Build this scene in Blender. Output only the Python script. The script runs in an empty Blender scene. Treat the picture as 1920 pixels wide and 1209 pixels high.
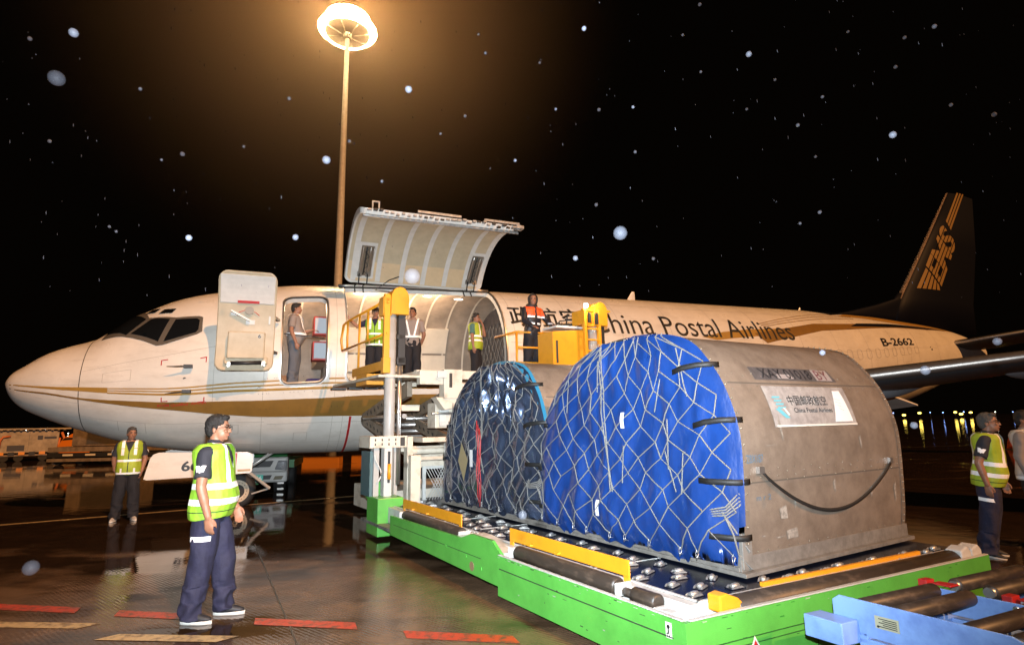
import bpy, bmesh, math, random
from mathutils import Vector, Matrix, noise
import numpy as np
random.seed(7)
C = bpy.context.scene.collection
sc = bpy.context.scene
R = math.radians
# ------------------------------------------------------------------ camera
CF, CP, CR, CH = 1032.7, .1785, .0186, 1.594
cd = bpy.data.cameras.new("camera"); cam = bpy.data.objects.new("camera", cd); C.objects.link(cam)
cd.sensor_width = 36; cd.lens = 36*CF/1920; cd.clip_end = 3000; cd.clip_start = .05
f = Vector((0, math.cos(CP), math.sin(CP))); u0 = Vector((0, -math.sin(CP), math.cos(CP))); r0 = Vector((1, 0, 0))
rt = r0*math.cos(CR)-u0*math.sin(CR); up = r0*math.sin(CR)+u0*math.cos(CR)
m = Matrix((rt, up, -f)).transposed().to_4x4(); m.translation = (0, 0, CH); cam.matrix_world = m
sc.camera = cam
# ------------------------------------------------------------------ world, sun, flash
SUN_EL, SUN_AZ = R(35), Vector((.62, -.78))
w = bpy.data.worlds.new("World"); sc.world = w; w.use_nodes = True
nt = w.node_tree; bg = nt.nodes['Background']
bg.inputs[0].default_value = (.55, .36, .22, 1); bg.inputs[1].default_value = .002
sd = bpy.data.lights.new("floodlight_sun", 'SUN'); sd.energy = 2.9; sd.angle = R(.6); sd.color = (1, .46, .16)
so = bpy.data.objects.new("floodlight_sun", sd); C.objects.link(so)
sv = Vector((SUN_AZ.x*math.cos(SUN_EL), SUN_AZ.y*math.cos(SUN_EL), math.sin(SUN_EL)))
so.rotation_euler = sv.to_track_quat('Z', 'Y').to_euler()
fd = bpy.data.lights.new("camera_flash", 'SPOT'); fd.energy = 4800; fd.color = (.84, .93, 1.0); fd.shadow_soft_size = .03
fd.spot_size = R(124); fd.spot_blend = 1
fo = bpy.data.objects.new("camera_flash", fd); C.objects.link(fo); fo.location = (.02, -.05, CH+.22)
fo.rotation_euler = (R(90)+.30, 0, R(6))
sc.view_settings.view_transform = 'Standard'; sc.view_settings.look = 'None'; sc.view_settings.exposure = .22; sc.view_settings.gamma = 1
sc.cycles.max_bounces = 6; sc.cycles.glossy_bounces = 4; sc.cycles.diffuse_bounces = 3
sc.cycles.sample_clamp_indirect = 4; sc.cycles.caustics_reflective = False; sc.cycles.caustics_refractive = False
# ------------------------------------------------------------------ materials
MT = {}
def mat(name, col=(.5, .5, .5), rough=.5, metal=0, emit=None, estr=1, spec=.5, noise_amt=0, nscale=6, col2=None, bump=0, bscale=40, coat=0, stretch=None, thr=(.35, .65), world=False):
    if name in MT: return MT[name]
    m = bpy.data.materials.new(name); m.use_nodes = True; n = m.node_tree.nodes; l = m.node_tree.links
    b = n['Principled BSDF']
    b.inputs['Base Color'].default_value = (*col, 1); b.inputs['Roughness'].default_value = rough; b.inputs['Metallic'].default_value = metal
    b.inputs['Specular IOR Level'].default_value = spec
    if coat: b.inputs['Coat Weight'].default_value = coat; b.inputs['Coat Roughness'].default_value = .08
    if emit: b.inputs['Emission Color'].default_value = (*emit, 1); b.inputs['Emission Strength'].default_value = estr
    if noise_amt or bump:
        tc = n.new('ShaderNodeTexCoord'); mp = n.new('ShaderNodeMapping'); l.new(tc.outputs['Object'], mp.inputs[0])
        if stretch: mp.inputs['Scale'].default_value = stretch
    if noise_amt:
        nz = n.new('ShaderNodeTexNoise'); nz.inputs['Scale'].default_value = nscale; nz.inputs['Detail'].default_value = 6
        nz.inputs['Roughness'].default_value = .65
        l.new(mp.outputs[0], nz.inputs['Vector'])
        rp = n.new('ShaderNodeMapRange'); rp.inputs[1].default_value = thr[0]; rp.inputs[2].default_value = thr[1]
        l.new(nz.outputs['Fac'], rp.inputs[0])
        mx = n.new('ShaderNodeMix'); mx.data_type = 'RGBA'
        c2 = col2 or tuple(c*(1-noise_amt) for c in col)
        mx.inputs[6].default_value = (*col, 1); mx.inputs[7].default_value = (*c2, 1)
        l.new(rp.outputs[0], mx.inputs[0]); l.new(mx.outputs[2], b.inputs['Base Color'])
        rr = n.new('ShaderNodeMapRange'); rr.inputs[3].default_value = max(.02, rough-.08); rr.inputs[4].default_value = min(1, rough+.12)
        l.new(nz.outputs['Fac'], rr.inputs[0]); l.new(rr.outputs[0], b.inputs['Roughness'])
    if bump:
        n2 = n.new('ShaderNodeTexNoise'); n2.inputs['Scale'].default_value = bscale; n2.inputs['Detail'].default_value = 4
        l.new(mp.outputs[0], n2.inputs['Vector'])
        bp = n.new('ShaderNodeBump'); bp.inputs['Strength'].default_value = bump; bp.inputs['Distance'].default_value = .02
        l.new(n2.outputs['Fac'], bp.inputs['Height']); l.new(bp.outputs[0], b.inputs['Normal'])
    MT[name] = m; return m
# ------------------------------------------------------------------ mesh builder
I4 = Matrix.Identity(4)
class MB:
    def __init__(s): s.v = []; s.f = []; s.m = []; s.sm = []
    def add(s, vs, fs, mi=0, sm=False):
        o = len(s.v); s.v += [Vector(a) for a in vs]
        for a in fs: s.f.append([o+i for i in a]); s.m.append(mi); s.sm.append(sm)
        return s
    def box(s, lo, hi, mi=0, M=None):
        x0, y0, z0 = lo; x1, y1, z1 = hi
        vs = [Vector(p) for p in ((x0, y0, z0), (x1, y0, z0), (x1, y1, z0), (x0, y1, z0), (x0, y0, z1), (x1, y0, z1), (x1, y1, z1), (x0, y1, z1))]
        if M: vs = [M @ p for p in vs]
        return s.add(vs, [(0, 3, 2, 1), (4, 5, 6, 7), (0, 1, 5, 4), (1, 2, 6, 5), (2, 3, 7, 6), (3, 0, 4, 7)], mi)
    def bar(s, a, b, w, h, mi=0, upv=(0, 0, 1)):
        a, b = Vector(a), Vector(b); d = (b-a).normalized(); U = Vector(upv)
        if abs(d.dot(U)) > .98: U = Vector((0, 1, 0))
        x = d.cross(U).normalized(); z = x.cross(d)
        M = Matrix((x, d, z)).transposed().to_4x4(); M.translation = a
        return s.box((-w/2, 0, -h/2), (w/2, (b-a).length, h/2), mi, M)
    def tube(s, path, r, n=8, mi=0, cap=True, sm=True):
        P = [Vector(p) for p in path]; k = len(P); rs = r if isinstance(r, (list, tuple)) else [r]*k
        vs = []; ref = None
        for i, p in enumerate(P):
            d = (P[min(i+1, k-1)]-P[max(i-1, 0)]).normalized()
            if ref is None: ref = Vector((0, 0, 1)) if abs(d.z) < .9 else Vector((1, 0, 0))
            x = d.cross(ref)
            if x.length < 1e-4: x = d.orthogonal()
            x.normalize(); y = d.cross(x); ref = x.cross(d)*-1 if False else y.cross(Vector((0,0,0))) if False else ref
            for j in range(n):
                t = 2*math.pi*j/n; vs.append(p+(x*math.cos(t)+y*math.sin(t))*rs[i])
        fs = [(i*n+j, i*n+(j+1) % n, (i+1)*n+(j+1) % n, (i+1)*n+j) for i in range(k-1) for j in range(n)]
        s.add(vs, fs, mi, sm)
        if cap:
            o = len(s.v)-k*n
            s.f.append([o+j for j in range(n)][::-1]); s.m.append(mi); s.sm.append(False)
            s.f.append([o+(k-1)*n+j for j in range(n)]); s.m.append(mi); s.sm.append(False)
        return s
    def cyl(s, a, b, r, n=16, mi=0, r2=None): return s.tube([a, b], [r, r if r2 is None else r2], n, mi)
    def prism(s, poly, h, axis='z', base=0, mi=0, M=None):  # poly 2D, extruded
        k = len(poly)
        def P(p, t):
            q = {'z': (p[0], p[1], t), 'x': (t, p[0], p[1]), 'y': (p[0], t, p[1])}[axis]
            q = Vector(q); return M @ q if M else q
        vs = [P(p, base) for p in poly]+[P(p, base+h) for p in poly]
        fs = [list(range(k))[::-1], list(range(k, 2*k))]+[(i, (i+1) % k, k+(i+1) % k, k+i) for i in range(k)]
        return s.add(vs, fs, mi)
    def loft(s, rings, mi=0, cap=True, sm=True, closed=True):
        n = len(rings[0]); vs = [p for r in rings for p in r]
        fs = [(i*n+j, i*n+(j+1) % n, (i+1)*n+(j+1) % n, (i+1)*n+j) for i in range(len(rings)-1) for j in range(n if closed else n-1)]
        s.add(vs, fs, mi, sm)
        if cap:
            o = len(s.v)-len(vs); s.f += [[o+j for j in range(n)][::-1], [o+(len(rings)-1)*n+j for j in range(n)]]; s.m += [mi, mi]; s.sm += [False, False]
        return s
    def ell(s, c, r, mi=0, n=12, M=None):
        vs = []; fs = []; c = Vector(c); r = (r, r, r) if not hasattr(r, '__len__') else r; k = n//2+1
        for i in range(k+1):
            a = math.pi*i/k
            for j in range(n):
                b = 2*math.pi*j/n; q = Vector((r[0]*math.sin(a)*math.cos(b), r[1]*math.sin(a)*math.sin(b), r[2]*math.cos(a)))
                if M: q = M @ q
                vs.append(c+q)
        for i in range(k):
            for j in range(n): fs.append((i*n+j, (i+1)*n+j, (i+1)*n+(j+1) % n, i*n+(j+1) % n))
        return s.add(vs, fs, mi, True)
    def grid(s, P, mi=0, sm=True, mf=None):  # P[i][j] points
        a, b = len(P), len(P[0]); vs = [p for r in P for p in r]; o = len(s.v); s.v += [Vector(p) for p in vs]
        for i in range(a-1):
            for j in range(b-1):
                mm = mf(i, j) if mf else mi
                if mm is None: continue
                s.f.append([o+i*b+j, o+(i+1)*b+j, o+(i+1)*b+j+1, o+i*b+j+1]); s.m.append(mm); s.sm.append(sm)
        return s
    def build(s, name, mats, parent=None, xf=None, bevel=0, merge=False, recalc=True):
        me = bpy.data.meshes.new(name); vs = [(xf @ v if xf else v) for v in s.v]
        me.from_pydata([tuple(v) for v in vs], [], s.f)
        mats = mats if isinstance(mats, (list, tuple)) else [mats]
        for q in mats: me.materials.append(q)
        me.polygons.foreach_set('material_index', s.m); me.polygons.foreach_set('use_smooth', s.sm)
        if merge or recalc:
            bm = bmesh.new(); bm.from_mesh(me)
            if merge: bmesh.ops.remove_doubles(bm, verts=bm.verts, dist=1e-4)
            if recalc: bmesh.ops.recalc_face_normals(bm, faces=bm.faces)
            bm.to_mesh(me); bm.free()
        return link(name, me, parent, bevel)
def link(name, me, parent=None, bevel=0):
    o = bpy.data.objects.new(name, me); C.objects.link(o)
    if parent is not None: setp(o, parent)
    if bevel:
        b = o.modifiers.new('bevel', 'BEVEL'); b.width = bevel; b.segments = 2; b.limit_method = 'ANGLE'; b.angle_limit = R(40)
    return o
def wm(o):
    M = Matrix.LocRotScale(o.location, o.rotation_euler, o.scale)
    return (wm(o.parent) @ o.matrix_parent_inverse @ M) if o.parent else M
def setp(o, p):
    o.parent = p; o.matrix_parent_inverse = wm(p).inverted()
def thing(name, label, cat, loc=(0, 0, 0), group=None):
    o = bpy.data.objects.new(name, None); o.empty_display_size = .2; C.objects.link(o); o.location = loc
    return tag(o, label, cat, group)
def tag(o, label=None, cat=None, group=None, kind=None):
    if label: o['label'] = label
    if cat: o['category'] = cat
    if group: o['group'] = group
    if kind: o['kind'] = kind
    return o
def copy_tree(src, parent=None, delta=None):
    c = src.copy(); C.objects.link(c)
    if parent is not None: c.parent = parent
    for ch in list(src.children): copy_tree(ch, c)
    return c
def merge_into(dst, src):   # surface detail joins the mesh it lies on
    bm = bmesh.new(); bm.from_mesh(dst.data); n0 = len(bm.faces); off = len(dst.data.materials); bm.from_mesh(src.data); bm.faces.ensure_lookup_table()
    for f_ in bm.faces[n0:]: f_.material_index += off
    bm.to_mesh(dst.data); bm.free()
    for m_ in src.data.materials: dst.data.materials.append(m_)
    bpy.data.objects.remove(src)
def textmesh(body, size=1, align='LEFT', spacing=1.0, shear=0, offset=0):
    cu = bpy.data.curves.new('txt', 'FONT'); cu.body = body; cu.size = size; cu.align_x = align; cu.space_character = spacing; cu.shear = shear; cu.offset = offset
    cu.resolution_u = 4
    o = bpy.data.objects.new('txt', cu); C.objects.link(o); bpy.context.view_layer.update()
    dg = bpy.context.evaluated_depsgraph_get(); me = bpy.data.meshes.new_from_object(o.evaluated_get(dg))
    bpy.data.objects.remove(o); bm = bmesh.new(); bm.from_mesh(me); bpy.data.meshes.remove(me); return bm
def polymesh(polys):
    bm = bmesh.new()
    for p in polys:
        try: bm.faces.new([bm.verts.new((a[0], a[1], 0)) for a in p])
        except ValueError: pass
    return bm
def slice_bm(bm, dx=None, dy=None):
    bmesh.ops.triangulate(bm, faces=bm.faces)
    xs = [v.co.x for v in bm.verts]; ys = [v.co.y for v in bm.verts]
    for ax, d, lo, hi in ((0, dx, min(xs), max(xs)), (1, dy, min(ys), max(ys))):
        if not d: continue
        k = math.floor(lo/d)+1
        while k*d < hi:
            co = [0, 0, 0]; no = [0, 0, 0]; co[ax] = k*d; no[ax] = 1
            bmesh.ops.bisect_plane(bm, geom=bm.verts[:]+bm.edges[:]+bm.faces[:], plane_co=co, plane_no=no, dist=1e-6); k += 1
    return bm
def fit_bm(bm, x0, y0, x1, y1):  # scale flat mesh into a box
    xs = [v.co.x for v in bm.verts]; ys = [v.co.y for v in bm.verts]; a, b, c, d = min(xs), max(xs), min(ys), max(ys)
    for v in bm.verts:
        v.co.x = x0+(v.co.x-a)/(b-a)*(x1-x0); v.co.y = y0+(v.co.y-c)/(d-c)*(y1-y0)
    return bm
def bm_into(mb, bm, fn, mi=0, sm=False):
    bm.verts.index_update(); mb.add([fn(v.co.x, v.co.y) for v in bm.verts], [[v.index for v in f.verts] for f in bm.faces], mi, sm); bm.free()
# ------------------------------------------------------------------ frames of reference
PSI = .4157; NX, NY, ZC, AL = -9.46, 10.277, 3.104, .0107
dV = Vector((math.cos(PSI), math.sin(PSI), 0)); pV = Vector((math.sin(PSI), -math.cos(PSI), 0))
AM = Matrix(((dV.x, pV.x, 0, NX), (dV.y, pV.y, 0, NY), (AL, 0, 1, ZC-8*AL), (0, 0, 0, 1)))     # aircraft frame: aft, port, up
LA, LBp = Vector((.3129, 6.401, 0)), Vector((1.66725, 4.32943, 0))
EX, EY = Vector((.83656, .54787, 0)), Vector((-.54787, .83656, 0))
LM = Matrix(((EX.x, EY.x, 0, LBp.x), (EX.y, EY.y, 0, LBp.y), (0, 0, 1, 0), (0, 0, 0, 1)))        # loader frame: across, towards aircraft, up
TOP = [(0, -.562), (.04, -.478), (.12, -.351), (.3, -.218), (.6, .01), (1, .181), (1.38, .309), (1.7, .566), (1.95, .778), (2.2, .918), (2.6, 1.134), (3.1, 1.303), (3.7, 1.427), (4.3, 1.54), (5, 1.635), (6, 1.688), (8, 1.766), (10, 1.818), (13, 1.859), (16, 1.886), (19, 1.917), (22, 1.94), (24, 1.922), (26, 1.83), (28, 1.721), (30, 1.526), (31.4, 1.25), (32.2, .95)]
BOT = [(0, -.562), (.04, -.646), (.12, -.82), (.3, -1.009), (.6, -1.176), (1, -1.356), (1.38, -1.499), (1.9, -1.681), (2.6, -1.843), (3.5, -1.951), (4.5, -2.037), (6, -2.077), (10, -2.083), (15, -2.093), (18, -2.1), (20, -1.996), (22, -1.833), (24, -1.606), (26, -1.244), (28, -.743), (30, -.131), (31.4, .233), (32.2, .463)]
HWD = [(0, 0), (.04, .14), (.15, .32), (.4, .54), (.8, .78), (1.22, .98), (1.8, 1.22), (2.6, 1.47), (3.5, 1.67), (4.5, 1.81), (6, 1.88), (19, 1.88), (22, 1.72), (25, 1.38), (28, .95), (30.5, .5), (32.2, .1)]
ZMD = [(0, -.562), (1.22, -.6), (2.6, -.5), (4, -.25), (6, -.08), (20, -.05), (26, .4), (32.2, .72)]
def itp(T):
    x = [a for a, b in T]; y = [b for a, b in T]; n = len(x); h = [x[i+1]-x[i] for i in range(n-1)]; dl = [(y[i+1]-y[i])/h[i] for i in range(n-1)]
    m = [dl[0]]+[0]*(n-2)+[dl[-1]]
    for i in range(1, n-1):
        if dl[i-1]*dl[i] > 0:
            w1 = 2*h[i]+h[i-1]; w2 = h[i]+2*h[i-1]; m[i] = (w1+w2)/(w1/dl[i-1]+w2/dl[i])
    def f(s):
        s = min(max(s, x[0]), x[-1]); i = 0
        while i < n-2 and s > x[i+1]: i += 1
        t = (s-x[i])/h[i]
        return y[i]*(1+2*t)*(1-t)**2+m[i]*h[i]*t*(1-t)**2+y[i+1]*t*t*(3-2*t)+m[i+1]*h[i]*t*t*(t-1)
    return f
fT, fB, fH, fZ = itp(TOP), itp(BOT), itp(HWD), itp(ZMD)
def FP(s, th, off=0):   # fuselage surface point, th degrees up from the port side
    T, B, H, Z = fT(s), fB(s), fH(s), fZ(s); c, sn = math.cos(R(th)), math.sin(R(th))
    t = H*c; z = (T-Z)*sn if sn > 0 else (Z-B)*sn
    k = 1+off/max(.3, math.hypot(t, z)); return Vector((s, t*k, Z+z*k))
def rr_snap(x, y, rc, rad, eps):  # rounded rect signed distance with gradient
    x0, x1, y0, y1 = rc; cx, cy = (x0+x1)/2, (y0+y1)/2; hx, hy = (x1-x0)/2-rad, (y1-y0)/2-rad
    qx, qy = abs(x-cx)-hx, abs(y-cy)-hy
    d = math.hypot(max(qx, 0), max(qy, 0))+min(max(qx, qy), 0)-rad
    return d
def rr_path(rc, rad, n=7, m=10):
    x0, x1, y0, y1 = rc; P = []
    cs = [(x1-rad, y1-rad, 0), (x0+rad, y1-rad, 90), (x0+rad, y0+rad, 180), (x1-rad, y0+rad, 270)]
    for i, (cx, cy, a) in enumerate(cs):
        for k in range(n): b = R(a+90*k/(n-1)); P.append((cx+rad*math.cos(b), cy+rad*math.sin(b)))
        nx, ny, na = cs[(i+1) % 4]; b = R(na); e = (nx+rad*math.cos(b), ny+rad*math.sin(b)); s0 = P[-1]
        for k in range(1, m): P.append((s0[0]+(e[0]-s0[0])*k/m, s0[1]+(e[1]-s0[1])*k/m))
    return P
VR = 1.85*math.pi/180   # metres of girth per degree
OPEN = [((4.69, 5.52, -16.5*VR, 46*VR), .17), ((5.9, 9.38, -16*VR, 69*VR), .13)]
def shell(mb, svals, thvals, off=0, opens=OPEN, mi=0):
    P = []; keep = {}
    for i, s in enumerate(svals):
        row = []
        for j, th in enumerate(thvals):
            x, y = s, th*VR
            for rc, rad in opens:
                d = rr_snap(x, y, rc, rad, 0)
                if abs(d) < .035:
                    e = 1e-3; gx = (rr_snap(x+e, y, rc, rad, 0)-d)/e; gy = (rr_snap(x, y+e, rc, rad, 0)-d)/e; g = math.hypot(gx, gy) or 1
                    x -= gx/g*d; y -= gy/g*d
            row.append((x, y))
        P.append(row)
    def mf(i, j):
        cx = sum(P[a][b][0] for a in (i, i+1) for b in (j, j+1))/4; cy = sum(P[a][b][1] for a in (i, i+1) for b in (j, j+1))/4
        for rc, rad in opens:
            if rr_snap(cx, cy, rc, rad, 0) < -.004: return None
        return mi
    mb.grid([[FP(x, y/VR, off) for x, y in row] for row in P], mi, True, mf)
# ------------------------------------------------------------------ aircraft materials
PAINT = mat('aircraft_white_paint', (.74, .70, .63), .28, noise_amt=.12, nscale=1.3, coat=.15, spec=.45)
def dirt(m):   # grime streaks on the belly and rain film, a texture with a shape of its own
    n = m.node_tree.nodes; l = m.node_tree.links; b = n['Principled BSDF']
    tc = n.new('ShaderNodeTexCoord'); mp = n.new('ShaderNodeMapping'); mp.inputs['Scale'].default_value = (.8, .8, 3); l.new(tc.outputs['Object'], mp.inputs[0])
    nz = n.new('ShaderNodeTexNoise'); nz.inputs['Scale'].default_value = 2.2; nz.inputs['Detail'].default_value = 8; nz.inputs['Roughness'].default_value = .7; l.new(mp.outputs[0], nz.inputs[0])
    old = b.inputs['Base Color'].links[0].from_socket
    mx = n.new('ShaderNodeMix'); mx.data_type = 'RGBA'; mx.blend_type = 'MULTIPLY'; rp = n.new('ShaderNodeMapRange'); rp.inputs[1].default_value = .5; rp.inputs[2].default_value = .8; rp.inputs[4].default_value = .45
    l.new(nz.outputs[0], rp.inputs[0]); l.new(rp.outputs[0], mx.inputs[0]); l.new(old, mx.inputs[6]); mx.inputs[7].default_value = (.55, .5, .44, 1); l.new(mx.outputs[2], b.inputs['Base Color'])
dirt(PAINT)
GOLD = mat('gold_paint', (.40, .23, .05), .35, noise_amt=.15, nscale=3)
GOLD2 = mat('dark_gold_paint', (.24, .13, .03), .35, noise_amt=.2, nscale=3)
NAVY = mat('navy_tail_paint', (.002, .003, .008), .55, spec=.12)
LETTER = mat('black_lettering', (.012, .012, .014), .45)
LINE = mat('panel_seam', (.42, .38, .32), .6)
REDP = mat('red_paint', (.42, .02, .02), .45)
GLASSD = mat('cockpit_glass', (.006, .007, .008), .06, spec=.6)
WFRAME = mat('window_frame_metal', (.25, .22, .18), .35, metal=.6)
SEAL = mat('dark_rubber_seal', (.03, .028, .025), .6)
METAL = mat('bare_aluminium', (.62, .60, .57), .32, metal=.9, noise_amt=.2, nscale=8)
LINING = mat('cabin_lining', (.36, .29, .23), .55, noise_amt=.35, nscale=2.2)
PANEL = mat('cabin_white_panel', (.66, .58, .48), .5, noise_amt=.12, nscale=3)
BEIGE = mat('door_beige_lining', (.50, .42, .29), .5, noise_amt=.15, nscale=4)
PALE = mat('pale_grey_panel', (.62, .60, .56), .45, noise_amt=.12, nscale=6)
DARK = mat('black_metal', (.02, .02, .02), .5)
FLOORM = mat('cabin_floor_metal', (.16, .14, .12), .4, metal=.5, noise_amt=.4, nscale=9)
WINGM = mat('wing_grey_paint', (.07, .07, .075), .3, noise_amt=.25, nscale=2)
WINGL = mat('fairing_grey_paint', (.28, .29, .31), .4, noise_amt=.15, nscale=3)
STRUT = mat('pale_metal_paint', (.5, .48, .44), .35, metal=.3)
TYRE = mat('tyre_rubber', (.015, .015, .015), .7, noise_amt=.3, nscale=20)
LAMPW = mat('cabin_lamp_glow', (.9, .9, .8), .5, emit=(1, .93, .8), estr=3)
# ------------------------------------------------------------------ aircraft
plane = thing('cargo_aircraft', 'white and gold twin engine freighter jet with its main cargo door swung open', 'aircraft', AM @ Vector((8, 0, 0)))
plane.location.z = 0
b = MB()
sv1 = [0, .012, .03, .06, .1, .15, .22, .3, .4, .5, .65, .8, 1, 1.2]+[1.4+.2*i for i in range(15)]+[4.4]
sv1 += [4.45+.04*i for i in range(int((9.6-4.45)/.04)+1)]+[9.8+.4*i for i in range(int((32.2-9.8)/.4)+1)]+[32.2]
sv1 = sorted(set(round(x, 3) for x in sv1))
thl = [-180+6*i for i in range(25)]+[-30+1.25*i for i in range(int(115/1.25)+1)]+[90+6*i for i in range(16)]
thl = sorted(set(round(x, 3) for x in thl))
shell(b, sv1, thl)
def fmap(off=.004): return lambda s, th: FP(s, th, off)
def strip(top, bot, mi, off=.004, ds=.15):   # livery band between two polylines of (s, th)
    s0, s1 = max(top[0][0], bot[0][0]), min(top[-1][0], bot[-1][0]); n = max(2, int((s1-s0)/ds)+1); ft, fb = itp(top), itp(bot); P = []
    for i in range(n+1):
        s = s0+(s1-s0)*i/n; a, c = fb(s), ft(s); k = 6
        P.append([FP(s, a+(c-a)*j/k, off) for j in range(k+1)])
    # skip where the door openings are
    def mf(i, j):
        q = [(s0+(s1-s0)*(i+.5)/n)]; s = q[0]; th = fb(s)+(ft(s)-fb(s))*(j+.5)/k
        for rc, rad in OPEN:
            if rr_snap(s, th*VR, rc, rad, 0) < .02: return None
        return mi
    b.grid(P, mi, True, mf)
TOPB = [(.03, -15), (.78, -14), (1.38, -17.5), (2.19, -19.5), (2.96, -22), (3.57, -24), (4.47, -25.2), (5.43, -25.5), (6.46, -24.2), (8.5, -24), (12, -24), (16, -24)]
BOTB = [(.03, -17), (.78, -16.8), (1.38, -19.7), (2.19, -24.2), (2.96, -28.5), (3.57, -33), (4.47, -36.4), (5.43, -37.5), (6.46, -37.8), (8.5, -37.5), (12, -36), (16, -30)]
strip(TOPB, BOTB, 1)
strip([(.03, -3), (.78, -5), (1.38, -5.6), (1.85, -7)], [(.03, -5.5), (.78, -8.3), (1.38, -10), (1.85, -12.3)], 2)
for k, (a, c) in enumerate((((1.85, -7.4), (5.85, -13.6)), ((1.85, -9.3), (5.85, -16.2)), ((1.85, -11.2), (5.85, -18.8)))):
    tp = [a, (3.6, (a[1]+c[1])/2-2.0), c, (9.0, c[1]-.4)]
    strip(tp, [(x, y-1.0-(.5 if k == 2 else 0)) for x, y in tp], 2, .005)
b2 = [(15.2, 19), (16.2, 27), (17, 31), (18, 31.6), (18.7, 31.6)]
def poly(pts, mi, off=.005):
    bm_into(b, slice_bm(polymesh([pts]), .4, 5), fmap(off), mi)
poly([(15.2, 19.6), (15.7, 17.2), (16.82, 21), (18.75, 26), (18.65, 32), (17.05, 29), (16.0, 25)], 2, .004)
poly([(17.56, 15.9), (18.77, 22.9), (20.24, 31.4), (21.91, 37.4), (24.22, 39), (27.05, 45.1), (28.85, 54.9), (25.87, 48.2), (23.57, 44.6), (21.6, 42.1), (20.05, 40), (18.68, 32.5), (17.2, 25)], 1, .006)
poly([(21.91, 38.6), (24.22, 40.2), (27.05, 46.6), (28.85, 55.4), (25.87, 49.8), (23.57, 45.6), (22.4, 43.8)], 3, .008)
poly([(22.0, 58), (23.23, 56.4), (24.65, 51.5), (25.87, 51), (27.5, 54), (28.85, 56.9), (29.6, 62), (28.4, 65.5), (26.6, 65.5), (24.3, 69), (22.6, 66)], 2, .006)
poly([(21.68, 60.1), (22.6, 66.3), (24.3, 69.3), (26.6, 65.8), (28.4, 65.8), (29.6, 62), (30, 56), (31.8, 45), (32.1, 90), (31.8, 130), (28, 115), (24, 112), (21, 104), (20.4, 90), (21.0, 70)], 3, .007)
for a0, a1, a2 in (((17.6, 36.2), (18.9, 45.8), (20.9, 58)), ((17.65, 34.4), (18.85, 42.6), (21, 54)), ((17.7, 32.8), (18.86, 39.8), (21.1, 50))):
    strip([a0, a1, a2, (22.6, a2[1]+3)], [(x, y-.7) for x, y in (a0, a1, a2, (22.6, a2[1]+3))], 1, .005)
# lettering
def ftext(body, s0, s1, th0, th1, mi=4, off=.009, **k):
    bm = textmesh(body, 1, **k); fit_bm(bm, s0, th0, s1, th1); slice_bm(bm, 0, 2); bm_into(b, bm, fmap(off), mi)
ftext('China Postal Airlines', 11.72, 18.78, 19.5, 39.0, offset=.0)
for ch, s0 in (('政', 9.56), ('航', 10.26), ('空', 10.96)): ftext(ch, s0, s0+.62, 22.3, 42, offset=.012)
ftext('B-2662', 23.1, 25.2, 13.6, 23.6, offset=.02)
ftext('RVSM Qualified  Aircraft', 2.66, 3.45, -25.3, -22.8, mi=5, offset=.012)
for x, y, dx, dy in ((2.67, 9.2, 1, -1), (3.42, 6.2, -1, -1), (2.71, -20.9, 1, 1), (3.42, -23.6, -1, 1)):
    poly([(x, y), (x+.11*dx, y), (x+.11*dx, y+.55*dy), (x, y+.55*dy)], 5, .008)
    poly([(x, y), (x+.018*dx, y), (x+.018*dx, y+3.4*dy), (x, y+3.4*dy)], 5, .008)
# panel seams, frames and the red propeller line
def ring(s, a, c, wd=.012, mi=6, off=.003): strip_s(s-wd/2, s+wd/2, a, c, mi, off)
def strip_s(s0, s1, a, c, mi, off):
    n = max(2, int(abs(c-a)/4)); b.grid([[FP(s, a+(c-a)*j/n, off) for j in range(n+1)] for s in (s0, s1)], mi, True)
def line(th, s0, s1, wd=.009, mi=6, off=.0025):
    n = max(2, int((s1-s0)/.3)); w_ = wd/VR/2
    b.grid([[FP(s0+(s1-s0)*i/n, th+q, off) for q in (-w_, w_)] for i in range(n+1)], mi, True)
ring(1.38, -178, 178, .014, 7)
for s in (3.55, 4.4, 5.7): ring(s, -80, 85, .008)
for s in (5.9, 6.9, 8.1, 9.5): ring(s, -85, -24, .008)
for s in (9.62, 11.1, 12.6, 14.2, 15.8, 17.4, 19, 20.6, 22.2, 23.8, 25.4, 27): ring(s, -80, 85, .009)
for th in (12, -40, -62): line(th, 1.4, 4.45)
line(-3, .3, 1.38, .008); line(-24, .35, 1.38, .008)
for th in (-42, -60): line(th, 4.5, 12)
for th in (52, 10): line(th, 9.5, 27)
ring(6.05, -85, -38, .045, 5, .006)
for s0_, s1_, t0_, t1_ in ((2.0, 2.45, -40, -52), (3.7, 4.0, -42, -50), (1.75, 2.2, 6, -2), (10.2, 10.9, -6, -20), (4.0, 4.3, 62, 54), (24.2, 24.8, 2, -6), (5.0, 5.25, -50, -58)):
    for th_ in (t0_, t1_): line(th_, s0_, s1_, .008)
    for s_ in (s0_, s1_): ring(s_, min(t0_, t1_), max(t0_, t1_), .008)
for i in range(90):   # fastener rows along the seams
    for th_ in (12, -42): b.ell(FP(1.6+i*.085, th_-1, .001), .0045, 6, 4) if not (4.6 < 1.6+i*.085 < 9.5 and th_ > 0) else None
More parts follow.
